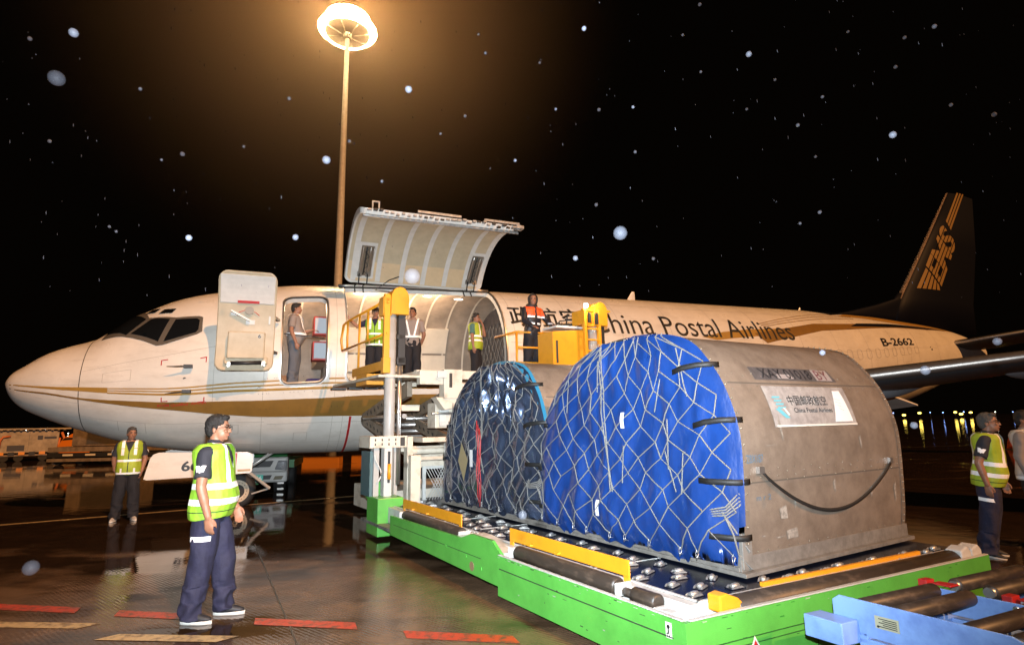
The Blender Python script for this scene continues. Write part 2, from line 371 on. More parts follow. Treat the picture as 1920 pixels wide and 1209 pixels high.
for i in range(13):   # painted-over cabin windows
    x = 18.9+.52*i; rc = (x, x+.27, 2*VR, 12*VR); P1 = rr_path(rc, .09, 4, 2); P2 = rr_path((x+.012, x+.258, 2*VR+.012, 12*VR-.012), .08, 4, 2)
    n = len(P1); b.add([FP(p[0], p[1]/VR, .006) for p in P1]+[FP(p[0], p[1]/VR, .006) for p in P2], [(j, (j+1) % n, n+(j+1) % n, n+j) for j in range(n)], 6)
for i in range(60):   # rivets near the cargo sill
    s = random.uniform(4.3, 6.3); th = random.choice((-18.5, -21, -12, -31)); p = FP(s, th, .004); b.ell(p, .006, 7, 4)
for s, th, w_ in ((3.05, -5.8, .05), (2.3, -6, .014), (26.4, 6, .12), (26.35, 10, .07)): poly([(s, th), (s+w_, th+.3), (s+w_*.8, th+w_*22), (s+.1*w_, th+w_*20)], 7, .006)
fus = b.build('fuselage', [PAINT, GOLD2, GOLD, NAVY, LETTER, REDP, LINE, SEAL], plane, AM, recalc=False)
# shell outward normals
def part(mb, name, mats, parent=plane, **k): return mb.build(name, mats, parent, AM, **k)
# cockpit windows
def decal(name, pts, mats, off=.012, dth=4, rim=None, parent=plane, gap=0):
    q = MB(); bm_into(q, slice_bm(polymesh([pts]), .1, dth), fmap(off), 0, True); return q.build(name, mats, parent, AM)
q = MB()
bm_into(q, slice_bm(polymesh([[(1.98, 36.0), (2.03, 36.8), (2.33, 50.5), (2.4, 48.5), (2.8, 40.8), (3.2, 37.6), (3.27, 35.8), (3.29, 24.2), (3.22, 22.8), (2.66, 19.6), (2.55, 19.9)]]), .1, 4), fmap(.008), 0, True)
bm_into(q, slice_bm(polymesh([[(1.56, 50), (1.58, 60), (1.74, 90), (1.58, 120), (1.56, 130), (2.33, 131), (2.0, 90), (2.33, 49), (2.0, 35.5)]]), .1, 4), fmap(.0075), 0, True)
q.build('window_surround', WFRAME, plane, AM)
decal('cockpit_window', [(2.07, 37.4), (2.36, 47.2), (2.42, 46.6), (2.7, 40.6), (2.57, 22.8)], GLASSD)
decal('cockpit_window', [(2.66, 22.0), (2.80, 38.8), (3.17, 35.6), (3.22, 33.5), (3.22, 26), (3.18, 24.2)], GLASSD)
for sg in (1, -1):
    decal('windscreen', [(1.62, 90-sg*3), (1.8, 90-sg*3), (2.27, 90-sg*40), (2.0, 90-sg*52.5), (1.61, 90-sg*33)], GLASSD)
    decal('cockpit_window', [(x, 90-sg*(90-y)) for x, y in ((2.21, 61.9), (2.30, 67.5), (2.46, 60.7), (2.38, 56))], GLASSD)
    decal('cockpit_window', [(x, 90-sg*(90-y)) for x, y in ((2.46, 51.5), (2.54, 56.1), (2.76, 51.8), (2.7, 47.2))], GLASSD)
# cabin lining, floor, jambs
q = MB(); sl = [4.42+.06*i for i in range(int((11.35-4.42)/.06)+1)]
tl = [-40+4*i for i in range(8)]+[-20+1.25*i for i in range(int(95/1.25)+1)]+[78+6*i for i in range(25)]; tl = sorted(set(round(x, 2) for x in tl))
shell(q, sl, tl, -.10)
for s in (5.1, 6.5, 7.1, 7.7, 8.3, 8.9, 9.5, 10.1): strip_q = q.grid([[FP(s+e, a, -.115) for a in range(80, 216, 5)] for e in (0, .05)], 1)
part(q, 'cabin_lining', [LINING, PANEL], recalc=False)
q = MB(); q.box((4.3, -1.75, -.76), (11.4, 1.72, -.68)); 
for t in (-1.2, -.4, .4, 1.2): q.box((5.9, t-.08, -.68), (10.4, t+.08, -.655), 1)
part(q, 'cabin_floor', [FLOORM, METAL])
for s_, a_ in ((4.4, 90), (11.3, 90), (5.70, 0)):
    q = MB(); pp = [FP(s_, a, -.1) for a in range(-20, 201, 8)]
    if a_ == 0: pp = [p for p in pp if p.y < .9]+[]
    q.loft([[p+Vector((e, 0, 0)) for p in pp] for e in (0, .05)], 0, True, False); part(q, 'bulkhead', [LINING])
for t0_, t1_ in ((196.5, 183), (181, 166), (164, 140)):
    for s0, s1 in ((5.8, 7.2), (7.25, 9.0)):
        q = MB(); q.loft([[FP(s, t0_+(t1_-t0_)*i/6, o_) for o_, i in [(-.10, 0)]+[(-.15, i) for i in range(7)]+[(-.10, 6)]] for s in (s0, s0+(s1-s0)*.5, s1)], 0, True, False); part(q, 'sidewall_panel', [PANEL])
q = MB(); q.box((5.45, -1.5, -.1), (5.69, .7, .35), 0); part(q, 'galley_box', [PANEL], bevel=.02)
for rc, rad in OPEN:
    q = MB(); n = 0; P0 = rr_path(rc, rad); rows = []
    for o_, g in ((.012, -.028), (.012, .0), (-.02, .012), (-.11, .02)):
        x0, x1, y0, y1 = rc; P1 = rr_path((x0+g, x1-g, y0+g, y1-g), rad-g if rad > g else rad)
        rows.append([FP(x, y/VR, o_) for x, y in P1])
    n = len(rows[0])
    for i in range(len(rows)-1):
        q.add(rows[i]+rows[i+1], [(j, (j+1) % n, n+(j+1) % n, n+j) for j in range(n)], 0 if i == 0 else (2 if i == 1 else 1), True)
    part(q, 'door_frame', [METAL, PALE, SEAL])
for s, t in ((6.3, .25), (7.0, .6), (8.0, .1), (8.6, .75), (5.1, .3)):
    q = MB(); z = FP(s, math.degrees(math.acos(min(1, t/1.6))), -.13).z-.02; q.ell((s, t, z), (.12, .06, .02), 0, 12); part(q, 'ceiling_lamp', [LAMPW])
# latch hardware at the cargo sill
q = MB()
for i in range(16): 
    s = 5.95+i*.21; p = FP(s, -17.5, .0); q.box((s, p.y-.16, p.z-.02), (s+.12, p.y+.02, p.z+.06), i % 2)
q.tube([FP(5.92+i*.2, -18.6, .02) for i in range(18)], .022, 6, 1)
part(q, 'sill_latches', [METAL, SEAL], bevel=.006)
# forward entry door, swung forward, inner face outwards
dr = MB(); lv = []
def DP(s, v, o):   # s along, v height 0..1 , o outwards
    z = -.47+1.72*v; cl = FP(5, 0).y-FP(5, max(-50, min(60, math.degrees(math.asin(max(-1, min(1, (z+.1)/1.72))))))).y
    return Vector((s, 2.1+cl*.75+o, z))
rcd = (3.585, 4.545, 0, 1.72); Pd = rr_path(rcd, .15, 6, 12)
for o_, g in ((-.05, 0), (.055, 0), (.07, .015)):
    lv.append([DP(x, y/1.72, o_) for x, y in rr_path((rcd[0]+g, rcd[1]-g, g, 1.72-g), .15, 6, 12)])
dr.loft(lv, 0, cap=False, sm=False)
for o_, g in ((.0705, .015), (-.05, 0)):
    bmf = polymesh([rr_path((rcd[0]+g, rcd[1]-g, g, 1.72-g), .15, 6, 12)]); slice_bm(bmf, .0, .08); bm_into(dr, bmf, lambda x, y: DP(x, y/1.72, o_), 0, True)
ed = dr.build('entry_door', [BEIGE, WFRAME], plane, AM)
def dpart(name, pts_fn, mats, parent=ed, bevel=0):
    q = MB(); pts_fn(q); return q.build(name, mats, parent, AM, bevel=bevel)
def dbox(q, s0, s1, v0, v1, o0, o1, mi=0):
    n = 6; a = [[DP(s0, (v0+(v1-v0)*i/n), o) for i in range(n+1)] for o in (o0, o1)]; c = [[DP(s1, (v0+(v1-v0)*i/n), o) for i in range(n+1)] for o in (o0, o1)]
    rings = [[a[0][i], a[1][i], c[1][i], c[0][i]] for i in range(n+1)]; q.loft(rings, mi, True, False)
dpart('upper_panel', lambda q: dbox(q, 3.62, 4.51, .70, .965, .06, .085), [PALE], bevel=.012)
dpart('warning_strap', lambda q: dbox(q, 3.90, 4.26, .70, .725, .085, .10), [REDP])
def bust(q):
    dbox(q, 3.78, 4.39, .12, .40, .06, .24); dbox(q, 3.74, 4.45, .065, .14, .06, .16, 0)
    q2 = textmesh('6', 1, offset=.03); fit_bm(q2, 4.27, .335, 4.32, .375); bm_into(q, q2, lambda x, y: DP(x, y, .245), 1)
dpart('slide_box', bust, [BEIGE, LETTER], bevel=.03)
dpart('girt_bar', lambda q: (q.tube([DP(3.85, .07, .19), DP(4.35, .08, .19)], .035, 8, 0), q.box((3.80, 2.2, -.41), (3.85, 2.32, -.33), 1), q.box((4.36, 2.2, -.39), (4.41, 2.32, -.31), 1)), [DARK, METAL])
def hnd(q):
    dbox(q, 3.80, 3.95, .575, .60, .06, .09, 1); dbox(q, 4.05, 4.2, .49, .535, .06, .08, 1); q.bar(DP(3.80, .62, .12), DP(4.12, .52, .13), .05, .03, 0)
    q.cyl(DP(4.1, .63, .06), DP(4.1, .63, .10), .075, 20, 2); q.bar(DP(4.18, .62, .1), DP(4.27, .58, .1), .015, .01, 3); q.bar(DP(4.03, .63, .1), DP(3.93, .605, .1), .012, .01, 3)
    dbox(q, 4.43, 4.46, .50, .58, .06, .09, 1)
dpart('door_handle', hnd, [METAL, PALE, WFRAME, REDP])
for z in (.55, -.1): q = MB(); q.bar((4.60, 1.75, z), (4.5, 2.12, z), .06, .05); q.build('hinge_arm', [DARK], ed, AM)
# main cargo door, swung up about its hinge
HP = Vector((0, .76, 1.69)); TH1 = 69; rot = R(83)
def CD(s, th, off=0):
    p = FP(7.2, th, off)-FP(7.2, TH1, 0); t, z = p.y, p.z
    return Vector((s, HP.y+t*math.cos(rot)-z*math.sin(rot), HP.z+t*math.sin(rot)+z*math.cos(rot)))
cdp = MB(); s0, s1, a0, a1 = 5.9, 9.14, -15.5, 69
P1 = rr_path((s0, s1, a0*VR, a1*VR), .16, 6, 30); 
for oa, ob, g0, g1, mi in ((0, -.02, 0, 0, 0), (-.02, -.11, 0, .01, 1)):
    A_ = [CD(x, y/VR, oa) for x, y in P1]; B_ = [CD(x, y/VR, ob) for x, y in rr_path((s0+g1, s1-g1, a0*VR+g1, a1*VR-g1), .16, 6, 30)]; n = len(P1)
    cdp.add(A_+B_, [(j, (j+1) % n, n+(j+1) % n, n+j) for j in range(n)], mi)
for off, mi, g in ((0, 0, 0), (-.095, 2, .05)):
    bmf = polymesh([[(x, y/VR) for x, y in rr_path((s0+g, s1-g, a0*VR+g, a1*VR-g), .14, 6, 30)]]); slice_bm(bmf, 0, 3); bm_into(cdp, bmf, lambda x, y: CD(x, y, off), mi, True)
A_ = [CD(x, y/VR, -.11) for x, y in rr_path((s0+.01, s1-.01, a0*VR+.01, a1*VR-.01), .15, 6, 30)]; B_ = [CD(x, y/VR, -.11) for x, y in rr_path((s0+.05, s1-.05, a0*VR+.05, a1*VR-.05), .14, 6, 30)]
D_ = [CD(x, y/VR, -.095) for x, y in rr_path((s0+.05, s1-.05, a0*VR+.05, a1*VR-.05), .14, 6, 30)]
n = len(A_); cdp.add(A_+B_+D_, [(j, (j+1) % n, n+(j+1) % n, n+j) for j in range(n)]+[(n+j, n+(j+1) % n, 2*n+(j+1) % n, 2*n+j) for j in range(n)], 1)
for ch, x in (('中', 5.95), ('国', 7.3), ('邮', 8.6)):
    bm = textmesh(ch, 1); fit_bm(bm, x, 22.3, x+.62, 42); slice_bm(bm, 0, 4); bm_into(cdp, bm, lambda x, y: CD(x, y, .006), 3)
cgd = cdp.build('cargo_door', [PAINT, PALE, BEIGE, LETTER], plane, AM, recalc=False)
for s in (6.08, 6.62, 7.15, 7.66, 8.18, 8.68, 9.06):
    q = MB(); q.grid([[CD(s+e, a0+6+(a1-a0-8)*i/24, -.102) for i in range(25)] for e in (-.055, .055)]); q.build('door_rib', [PALE], cgd, AM)
q = MB(); q.grid([[CD(s, a, -.1) for a in (52, 56, 60, 64, 67.3)] for s in (s0+.06, s1-.06)]); q.build('lower_panel', [mat('tan_panel', (.62, .46, .28), .5, noise_amt=.1)], cgd, AM)
q = MB()   # latches along the free edge
for i in range(30):
    x = s0+.12+i*.11; l_ = random.uniform(.05, .1); q.box((0, 0, 0), (l_, random.uniform(.04, .1), .035), random.choice((0, 0, 1)), Matrix.Translation(CD(x, a0-.6, random.uniform(-.10, -.03))))
q.tube([CD(s0+.05+i*.17, a0+.7, -.14) for i in range(20)], .03, 6, 0); q.tube([CD(s0+.1+i*.17, a0+6, -.13) for i in range(20)], .018, 6, 2)
q.box((0, 0, 0), (.9, .03, .05), 0, Matrix.Translation(CD(7.0, a0, -.0)+Vector((0, -.05, .04)))); q.box((0, 0, 0), (.8, .03, .05), 0, Matrix.Translation(CD(8.4, a0, -.0)+Vector((0, -.05, .04))))
q.box((0, 0, 0), (.03, .03, .12), 0, Matrix.Translation(CD(6.1, a0, 0))); q.box((.12, 0, 0), (.15, .03, .12), 0, Matrix.Translation(CD(6.1, a0, 0))); q.box((0, 0, .12), (.15, .03, .15), 0, Matrix.Translation(CD(6.1, a0, 0)))
q.box((0, -.05, -.02), (.17, .12, .05), 0, Matrix.Translation(CD(s1-.05, a0+1, -.06)))
q.build('latch_row', [mat('latch_grey_metal', (.36, .36, .35), .4, metal=.3, noise_amt=.5, nscale=12), DARK, SEAL], cgd, AM, bevel=.004)
for s in (6.18, 8.72):
    q = MB(); q.grid([[CD(s+e, a, -.104) for a in (35, 40, 45, 50, 55, 60, 65)] for e in (-.05, .33)], 0)
    q.grid([[CD(s+e, a, -.108) for a in (38, 43, 48, 53, 58, 63)] for e in (0, .28)], 1)
    for e in (.03, .11, .19, .26): q.tube([CD(s+e+.01*math.sin(a), a, -.13) for a in (39, 45, 51, 57, 62)], .014, 6, 2 if e != .11 else 3)
    q.tube([CD(s+.14+.05*math.sin(a*2.3), a, -.15) for a in range(39, 62, 2)], .008, 5, 3)
    for e in (.02, .2): q.tube([CD(s+e, 61, -.16), CD(s+e, 68, -.2), FP(s+e-.06, 66, .06), FP(s+e-.08, 57, -.02)], .016, 6, 3); q.box((-.04, -.03, -.04), (.05, .03, .06), 1, Matrix.Translation(CD(s+e, 62, -.13)))
    q.build('door_actuator', [PALE, WFRAME, METAL, DARK], cgd, AM)
q = MB(); q.tube([FP(5.8+.2*i, 70, .03) for i in range(19)], .03, 8, 0); q.tube([FP(5.8+.2*i, 66, .01) for i in range(19)], .02, 8, 1)
q.build('hinge', [METAL, SEAL], cgd, AM)
q = MB(); q.tube([CD(7.1, 62, -.1), FP(6.85, 60, .25), FP(6.55, 56, .05), FP(7.0, 55, .02)], .014, 6); q.build('support_rod', [DARK], cgd, AM)
# lifting surfaces
def foil(st, n=14):   # st: (le point, chord, thickness, thickness direction)
    rings = []
    for le, c, t, nd in st:
        le, nd = Vector(le), Vector(nd); r = []
        for k in range(2*n):
            a = math.pi*k/n; x = (1-math.cos(a))/2; y = 1.48*t*(math.sqrt(x)-.6*x-1.05*x*x+.95*x**3-.3*x**4+0*x)*1.25
            y = max(0, 5*t*(.2969*math.sqrt(x)-.126*x-.3516*x*x+.2843*x**3-.1036*x**4))
            r.append(le+Vector((c*x, 0, 0))+nd*c*(y if k < n else -y))
        rings.append(r)
    return rings
q = MB(); y_ = (0, 1, 0)
q.loft(foil([((26.2, 0, 1.5), 5.7, .12, y_), ((26.9, 0, 2.75), 5.1, .115, y_), ((29.2, 0, 5.3), 3.7, .11, y_), ((31.40, 0, 7.80), 1.95, .10, y_)]), 0)
q.loft(foil([((21.6, 0, 1.75), 6.5, .03, y_), ((23.6, 0, 2.05), 5, .035, y_), ((25.4, 0, 2.42), 3, .06, y_), ((26.6, 0, 2.72), 1.5, .12, y_), ((26.95, 0, 3.0), .6, .2, y_)]), 0)
fin_t = lambda s, z: .115*.5*4.2*(1-abs(((s-(26.9+(z-2.75)*.89))/(5.1-(z-2.75)*.62))-.35)*.9)*1.0
FST = [((26.2, 0, 1.5), 5.7, .12, y_), ((26.9, 0, 2.75), 5.1, .115, y_), ((29.2, 0, 5.3), 3.7, .11, y_), ((31.40, 0, 7.80), 1.95, .10, y_)]
q.loft([[p+Vector((-.03, .014*(1 if k < 14 else -1), 0)) for k, p in [(j % 28, r[j % 28]) for j in (-1, 0, 1)]] for r in foil(FST)[1:]], 1, False, True, False)
def finmap(s, z):
    c = 5.1-(z-2.75)*.62; le = 26.9+(z-2.75)*.89; x = min(.95, max(.02, (s-le)/c)); t = .115
    return Vector((s, 5*t*(.2969*math.sqrt(x)-.126*x-.3516*x*x+.2843*x**3-.1036*x**4)*c+.012, z))
O_, XV, YV = (29.40, 3.36), (1.72, 2.02), (-.74, .86)
def fint(x, y): return finmap(O_[0]+XV[0]*x+YV[0]*y, O_[1]+XV[1]*x+YV[1]*y)
bm = textmesh('EMS', 1, offset=.035, spacing=.95); fit_bm(bm, 0, 0, 1, 1); slice_bm(bm, .1, .1); bm_into(q, bm, fint, 2)
for y in (.165, .33, .5, .665, .83): q.grid([[fint(-.02+1.04*i/12, y+e)+Vector((0, .008, 0)) for e in (-.018, .018)] for i in range(13)], 0)
for i in range(5):   # speed lines before and after the letters
    x0 = 27.80+.305*i; y0 = 1-(i+.12)/5.6; y1 = y0-.13
    cut0, cut1 = (28.62+.7*(1-y0), 4.13-.82*(1-y0)), (28.62+.7*(1-y1), 4.13-.82*(1-y1))
    bm = polymesh([[(x0, 3.2), (x0+.22, 3.2), cut1, cut0]]); slice_bm(bm, .2, .2); bm_into(q, bm, finmap, 2)
for i in range(3):
    a = (30.66+.08*i, 6.36-.14*i); c = (30.66+.08*i+.06, 6.36-.14*i-.1); bm = polymesh([[a, c, (32.05+.21*i, 7.85), (31.93+.21*i, 7.85)]]); slice_bm(bm, .2, .2); bm_into(q, bm, finmap, 2)
part(q, 'tail_fin', [NAVY, mat('fin_leading_edge', (.30, .2, .13), .45), mat('tail_logo_gold', (.26, .15, .04), .5)])
for sg in (1, -1):
    q = MB(); nd = (0, -.12*sg, 1); q.loft(foil([((28.5, .55*sg, .92), 3.9, .1, nd), ((30.0, 2.45*sg, 1.2), 2.9, .1, nd), ((33.2, 6.3*sg, 1.65), 1.35, .09, nd)]), 0)
    q.tube([(28.5, .55*sg, .92), (30.0, 2.45*sg, 1.2), (33.2, 6.3*sg, 1.65)], [.05, .045, .02], 8, 1); part(q, 'tailplane', [WINGM, STRUT])
    q = MB(); nd = (0, -.1*sg, 1)
    q.loft(foil([((11.2, 1.2*sg, -1.5), 7.0, .14, nd), ((13.6, 5.0*sg, -1.02), 4.2, .12, nd), ((15.3, 8.8*sg, -.72), 2.5, .11, nd), ((18.3, 14.4*sg, -.1), 1.6, .11, nd)], 16), 0)
    q.tube([(11.2, 1.2*sg, -1.5), (13.6, 5.0*sg, -1.02), (15.3, 8.8*sg, -.72), (18.3, 14.4*sg, -.1)], [.16, .12, .085, .05], 10, 1)
    wg = part(q, 'wing', [WINGM, mat('slat_metal', (.5, .46, .42), .38, metal=.9, noise_amt=.2, nscale=3)])
    for (s, t, z, L_, r_) in ((14.9, 6.1, -1.14, 2.1, .18), (15.9, 8.0, -.90, 2.2, .17), (17.6, 11.2, -.68, 2.2, .19), (12.9+2.7, 3.6, -1.55, 3.2, .28)):
        q = MB(); q.tube([(s+L_*k/12, t*sg, z+.10*(k/12)) for k in range(13)], [r_*max(.04, math.sin(math.pi*min(1, (k/12)**.75*.98+.02))) for k in range(13)], 12)
        q.build('flap_fairing', [WINGL], wg, AM)
    q = MB(); q.add([(17.3, 2*sg, -1.4), (17.3, 5*sg, -1.1), (18.6, 5*sg, -1.42), (18.6, 2*sg, -1.75), (17.3, 2*sg, -1.34), (17.3, 5*sg, -1.04), (18.6, 5*sg, -1.39), (18.6, 2*sg, -1.72)], [(0, 1, 2, 3), (7, 6, 5, 4), (0, 4, 5, 1), (2, 6, 7, 3), (1, 5, 6, 2), (3, 7, 4, 0)])
    q.build('flap', [PAINT], wg, AM)
    q = MB(); prof = [(9.3, .76), (9.25, .84), (9.35, .93), (9.8, 1.03), (10.8, 1.05), (11.9, .92), (12.6, .72), (12.6, .55), (11.9, .5)]
    q.loft([[(s, 4.83*sg+r_*math.cos(a), -1.62+r_*.96*math.sin(a)) for a in [math.pi*2*k/28 for k in range(28)]] for s, r_ in prof], 0, False)
    eg = part(q, 'engine', [PAINT]); q = MB()
    q.ell((9.7, 4.83*sg, -1.62), (.45, .25, .25), 0)
    for k in range(24):
        a = 2*math.pi*k/24; q.bar((9.85, 4.83*sg+.2*math.cos(a), -1.62+.2*math.sin(a)), (9.9, 4.83*sg+.76*math.cos(a), -1.62+.76*math.sin(a)), .03, .14)
    q.build('fan', [METAL], eg, AM)
    q = MB(); q.prism([(10.2, -.75), (13.8, -.9), (13.5, -1.2), (10.6, -1.1)], .3, 'y', 4.68*sg if sg > 0 else -4.98); q.build('pylon', [PAINT], eg, AM)
    q = MB(); q.tube([(16.4, 2.6*sg, -1.5), (16.4, 2.6*sg, -2.55)], .12, 12, 1)
    mg = part(q, 'main_gear', [DARK, STRUT])
    for t in (2.3, 2.95):
        q = MB(); q.tube([(16.4, (t-.16)*sg, -2.6), (16.4, (t-.13)*sg, -2.6), (16.4, (t+.13)*sg, -2.6), (16.4, (t+.16)*sg, -2.6)], [.42, .5, .5, .42], 28); q.build('wheel', [TYRE], mg, AM)
# antennas and probes
for s, h, L_, th in ((14.2, .33, .34, 90), (21.3, .17, .16, 90), (7.2, -.14, .2, -90)):
    q = MB(); z = FP(s, th).z-.02*(1 if h > 0 else -1); q.loft([[(s-L_/2, 0, z), (s, .02, z), (s+L_/2, 0, z), (s, -.02, z)], [(s+L_*.2, 0, z+h), (s+L_*.35, .01, z+h), (s+L_*.48, 0, z+h), (s+L_*.35, -.01, z+h)]], 0, True, False)
    part(q, 'antenna', [PAINT])
for s, th, tilt in ((3.14, 1.6, 0), (3.14, -15.6, -.03)):
    q = MB(); p = FP(s, th); q.box((s-.08, p.y, p.z-.02), (s+.06, p.y+.14, p.z+.04)); q.tube([(s-.0, p.y+.12, p.z+.01), (s-.2, p.y+.13, p.z+tilt*.4), (s-.34, p.y+.13, p.z+tilt)], [.02, .014, .006], 8)
    part(q, 'pitot_probe', [DARK], bevel=.01)
q = MB(); p = FP(12.5, 90); q.ell(p, (.09, .09, .06)); part(q, 'beacon', [mat('beacon_red', (.5, .03, .01), .3)])
# nose gear
q = MB(); q.tube([(4.0, 0, -1.9), (3.98, 0, -2.62)], .09, 12); q.tube([(3.98, 0, -2.3), (4.02, 0, -2.76)], .06, 12, 1)
q.tube([(4.02, -.3, -2.755), (4.02, .3, -2.755)], .05, 10, 1); q.tube([(4.0, 0, -2.45), (4.75, .0, -1.95)], .04, 8); q.tube([(4.1, .1, -2.3), (4.25, .12, -2.5), (4.1, .1, -2.7)], .03, 8, 1)
q.tube([(3.97, 0, -2.3), (3.7, 0, -2.45), (3.95, 0, -2.7)], .025, 8, 1)
ng = part(q, 'nose_gear', [STRUT, METAL])
RIM = mat('wheel_rim_paint', (.55, .47, .36), .4, noise_amt=.15, nscale=10)
for sg in (1, -1):
    t0 = .2*sg; zz = -2.755
    q = MB(); q.tube([(4.02, t0+x, zz) for x in (-.10, -.095, -.06, 0, .06, .095, .10)], [.24, .30, .335, .343, .335, .30, .24], 40)
    wl = q.build('wheel', [TYRE], ng, AM)
    q = MB(); o_ = t0+.095*sg
    q.loft([[(4.02+r_*math.cos(a), o_+e*sg, zz+r_*math.sin(a)) for a in [2*math.pi*k/40 for k in range(40)]] for r_, e in ((.225, 0), (.222, .025), (.20, .026), (.19, .008), (.05, .0), (.045, .03), (.001, .03))], 0)
    for k in range(18):
        a = 2*math.pi*k/18; q.ell((4.02+.175*math.cos(a), o_+.012*sg, zz+.175*math.sin(a)), (.009, .006, .009), 1, 6)
    q.ell((4.02, o_+.03*sg, zz), (.03, .015, .03), 1, 8); q.build('rim', [RIM, DARK], wl, AM)
for sg in (1, -1):
    q = MB(); pf = [(2.45, -2.37), (2.46, -2.33), (2.53, -2.0), (2.58, -1.93), (2.66, -1.9), (4.18, -1.96), (4.26, -2.0), (4.28, -2.07), (4.28, -2.33), (4.24, -2.37), (3.6, -2.39), (2.5, -2.395)]
    q.prism(pf, .03, 'y', .72*sg)
    if sg > 0:
        bm = textmesh('662', 1, offset=.03); fit_bm(bm, 3.05, -2.27, 3.50, -2.08); slice_bm(bm); bm_into(q, bm, lambda x, y: Vector((x, .753, y)), 1)
        q.add([(3.93, .753, -2.37), (3.985, .753, -2.37), (4.0, .753, -1.97), (3.945, .753, -1.97)], [(0, 1, 2, 3)], 2); q.add([(4.02, .753, -2.335), (4.25, .753, -2.335), (4.25, .753, -2.29), (4.02, .753, -2.29)], [(0, 1, 2, 3)], 3)
    part(q, 'gear_door', [PAINT, LETTER, REDP, GOLD])
q = MB(); q.bar((4.2, .72, -2.34), (4.62, .45, -2.72), .05, .05); q.bar((4.3, .3, -2.82), (4.62, .45, -2.72), .05, .03); part(q, 'door_link', [STRUT])
# ------------------------------------------------------------------ wet apron
def ground_mat():
    m = bpy.data.materials.new('wet_apron_concrete'); m.use_nodes = True; n = m.node_tree.nodes; l = m.node_tree.links; b = n['Principled BSDF']
    tc = n.new('ShaderNodeTexCoord')
    def nz(sc_, det=5, ro=.6, st=None):
        k = n.new('ShaderNodeTexNoise'); k.inputs['Scale'].default_value = sc_; k.inputs['Detail'].default_value = det; k.inputs['Roughness'].default_value = ro
        if st: mp = n.new('ShaderNodeMapping'); mp.inputs['Scale'].default_value = st; mp.inputs['Rotation'].default_value = (0, 0, R(12)); l.new(tc.outputs['Object'], mp.inputs[0]); l.new(mp.outputs[0], k.inputs[0])
        else: l.new(tc.outputs['Object'], k.inputs[0])
        return k.outputs[0]
    def mr(i, a, b_, c, d):
        k = n.new('ShaderNodeMapRange'); l.new(i, k.inputs[0])
        for j, v in enumerate((a, b_, c, d)): k.inputs[j+1].default_value = v
        return k.outputs[0]
    def mth(op, a, b_):
        k = n.new('ShaderNodeMath'); k.operation = op
        for j, v in enumerate((a, b_)):
            if isinstance(v, (int, float)): k.inputs[j].default_value = v
            else: l.new(v, k.inputs[j])
        return k.outputs[0]
    sx = n.new('ShaderNodeSeparateXYZ'); l.new(tc.outputs['Object'], sx.inputs[0])
    pud = mr(mth('ADD', nz(.55, 6, .6, (.6, 1.5, 1)), mr(sx.outputs[1], 5.2, 8.5, -.06, .14)), .44, .56, 0, 1)      # puddles by noise, with a distance ramp added to darken the far apron
    fine = nz(14, 6, .7)
    cr = n.new('ShaderNodeMix'); cr.data_type = 'RGBA'; cr.inputs[6].default_value = (.175, .105, .060, 1); cr.inputs[7].default_value = (.075, .046, .028, 1); l.new(mr(nz(2.3, 8, .7), .35, .7, 0, 1), cr.inputs[0])
    c2 = n.new('ShaderNodeMix'); c2.data_type = 'RGBA'; c2.blend_type = 'MULTIPLY'; l.new(mr(pud, 0, 1, 0, .92), c2.inputs[0]); l.new(cr.outputs[2], c2.inputs[6]); c2.inputs[7].default_value = (.16, .15, .14, 1)
    l.new(c2.outputs[2], b.inputs['Base Color'])
    l.new(mth('ADD', mr(pud, 0, 1, .13, .01), mr(fine, .3, .7, 0, .03)), b.inputs['Roughness'])
    b.inputs['Specular IOR Level'].default_value = .5; b.inputs['IOR'].default_value = 1.4
    # brushed concrete ridges + rain ripples
    wv = n.new('ShaderNodeTexWave'); wv.inputs['Scale'].default_value = 9; wv.inputs['Distortion'].default_value = .6; wv.inputs['Detail'].default_value = 1
    mp = n.new('ShaderNodeMapping'); mp.inputs['Rotation'].default_value = (0, 0, R(-52)); l.new(tc.outputs['Object'], mp.inputs[0]); l.new(mp.outputs[0], wv.inputs[0])
    rip = nz(3.2, 3, .5)
    h = mth('ADD', mth('MULTIPLY', mth('MULTIPLY', wv.outputs['Fac'], .0007), mr(pud, 0, 1, 1, .12)), mth('ADD', mth('MULTIPLY', fine, mr(pud, 0, 1, .0012, .0001)), mth('MULTIPLY', rip, .0018)))
    bp = n.new('ShaderNodeBump'); bp.inputs['Strength'].default_value = 1; bp.inputs['Distance'].default_value = 1; l.new(h, bp.inputs['Height']); l.new(bp.outputs[0], b.inputs['Normal'])
    return m
GM = ground_mat()
q = MB(); q.grid([[(x, y, 0) for y in (-40, 0, 8, 20, 60, 200, 900)] for x in (-700, -60, -20, 0, 20, 60, 700)]); g = q.build('apron', [GM]); tag(g, kind='structure')
MARKR = mat('red_ground_marking', (.48, .045, .018), .3, noise_amt=.35, nscale=14, col2=(.13, .05, .03), thr=(.48, .62)); MARKY = mat('cream_ground_marking', (.55, .40, .20), .3, noise_amt=.4, nscale=14, col2=(.17, .11, .06), thr=(.48, .64))
def mark(x0, x1, yc, wd, m, sl=-.13, sk=.1):
    q = MB(); q.add([(x0, yc+sl*0, .004), (x1, yc+sl*(x1-x0), .004), (x1+sk, yc+sl*(x1-x0)+wd, .004), (x0+sk, yc+wd, .004)], [(0, 1, 2, 3)]); o = q.build('painted_line', [m]); tag(o, kind='structure'); return o
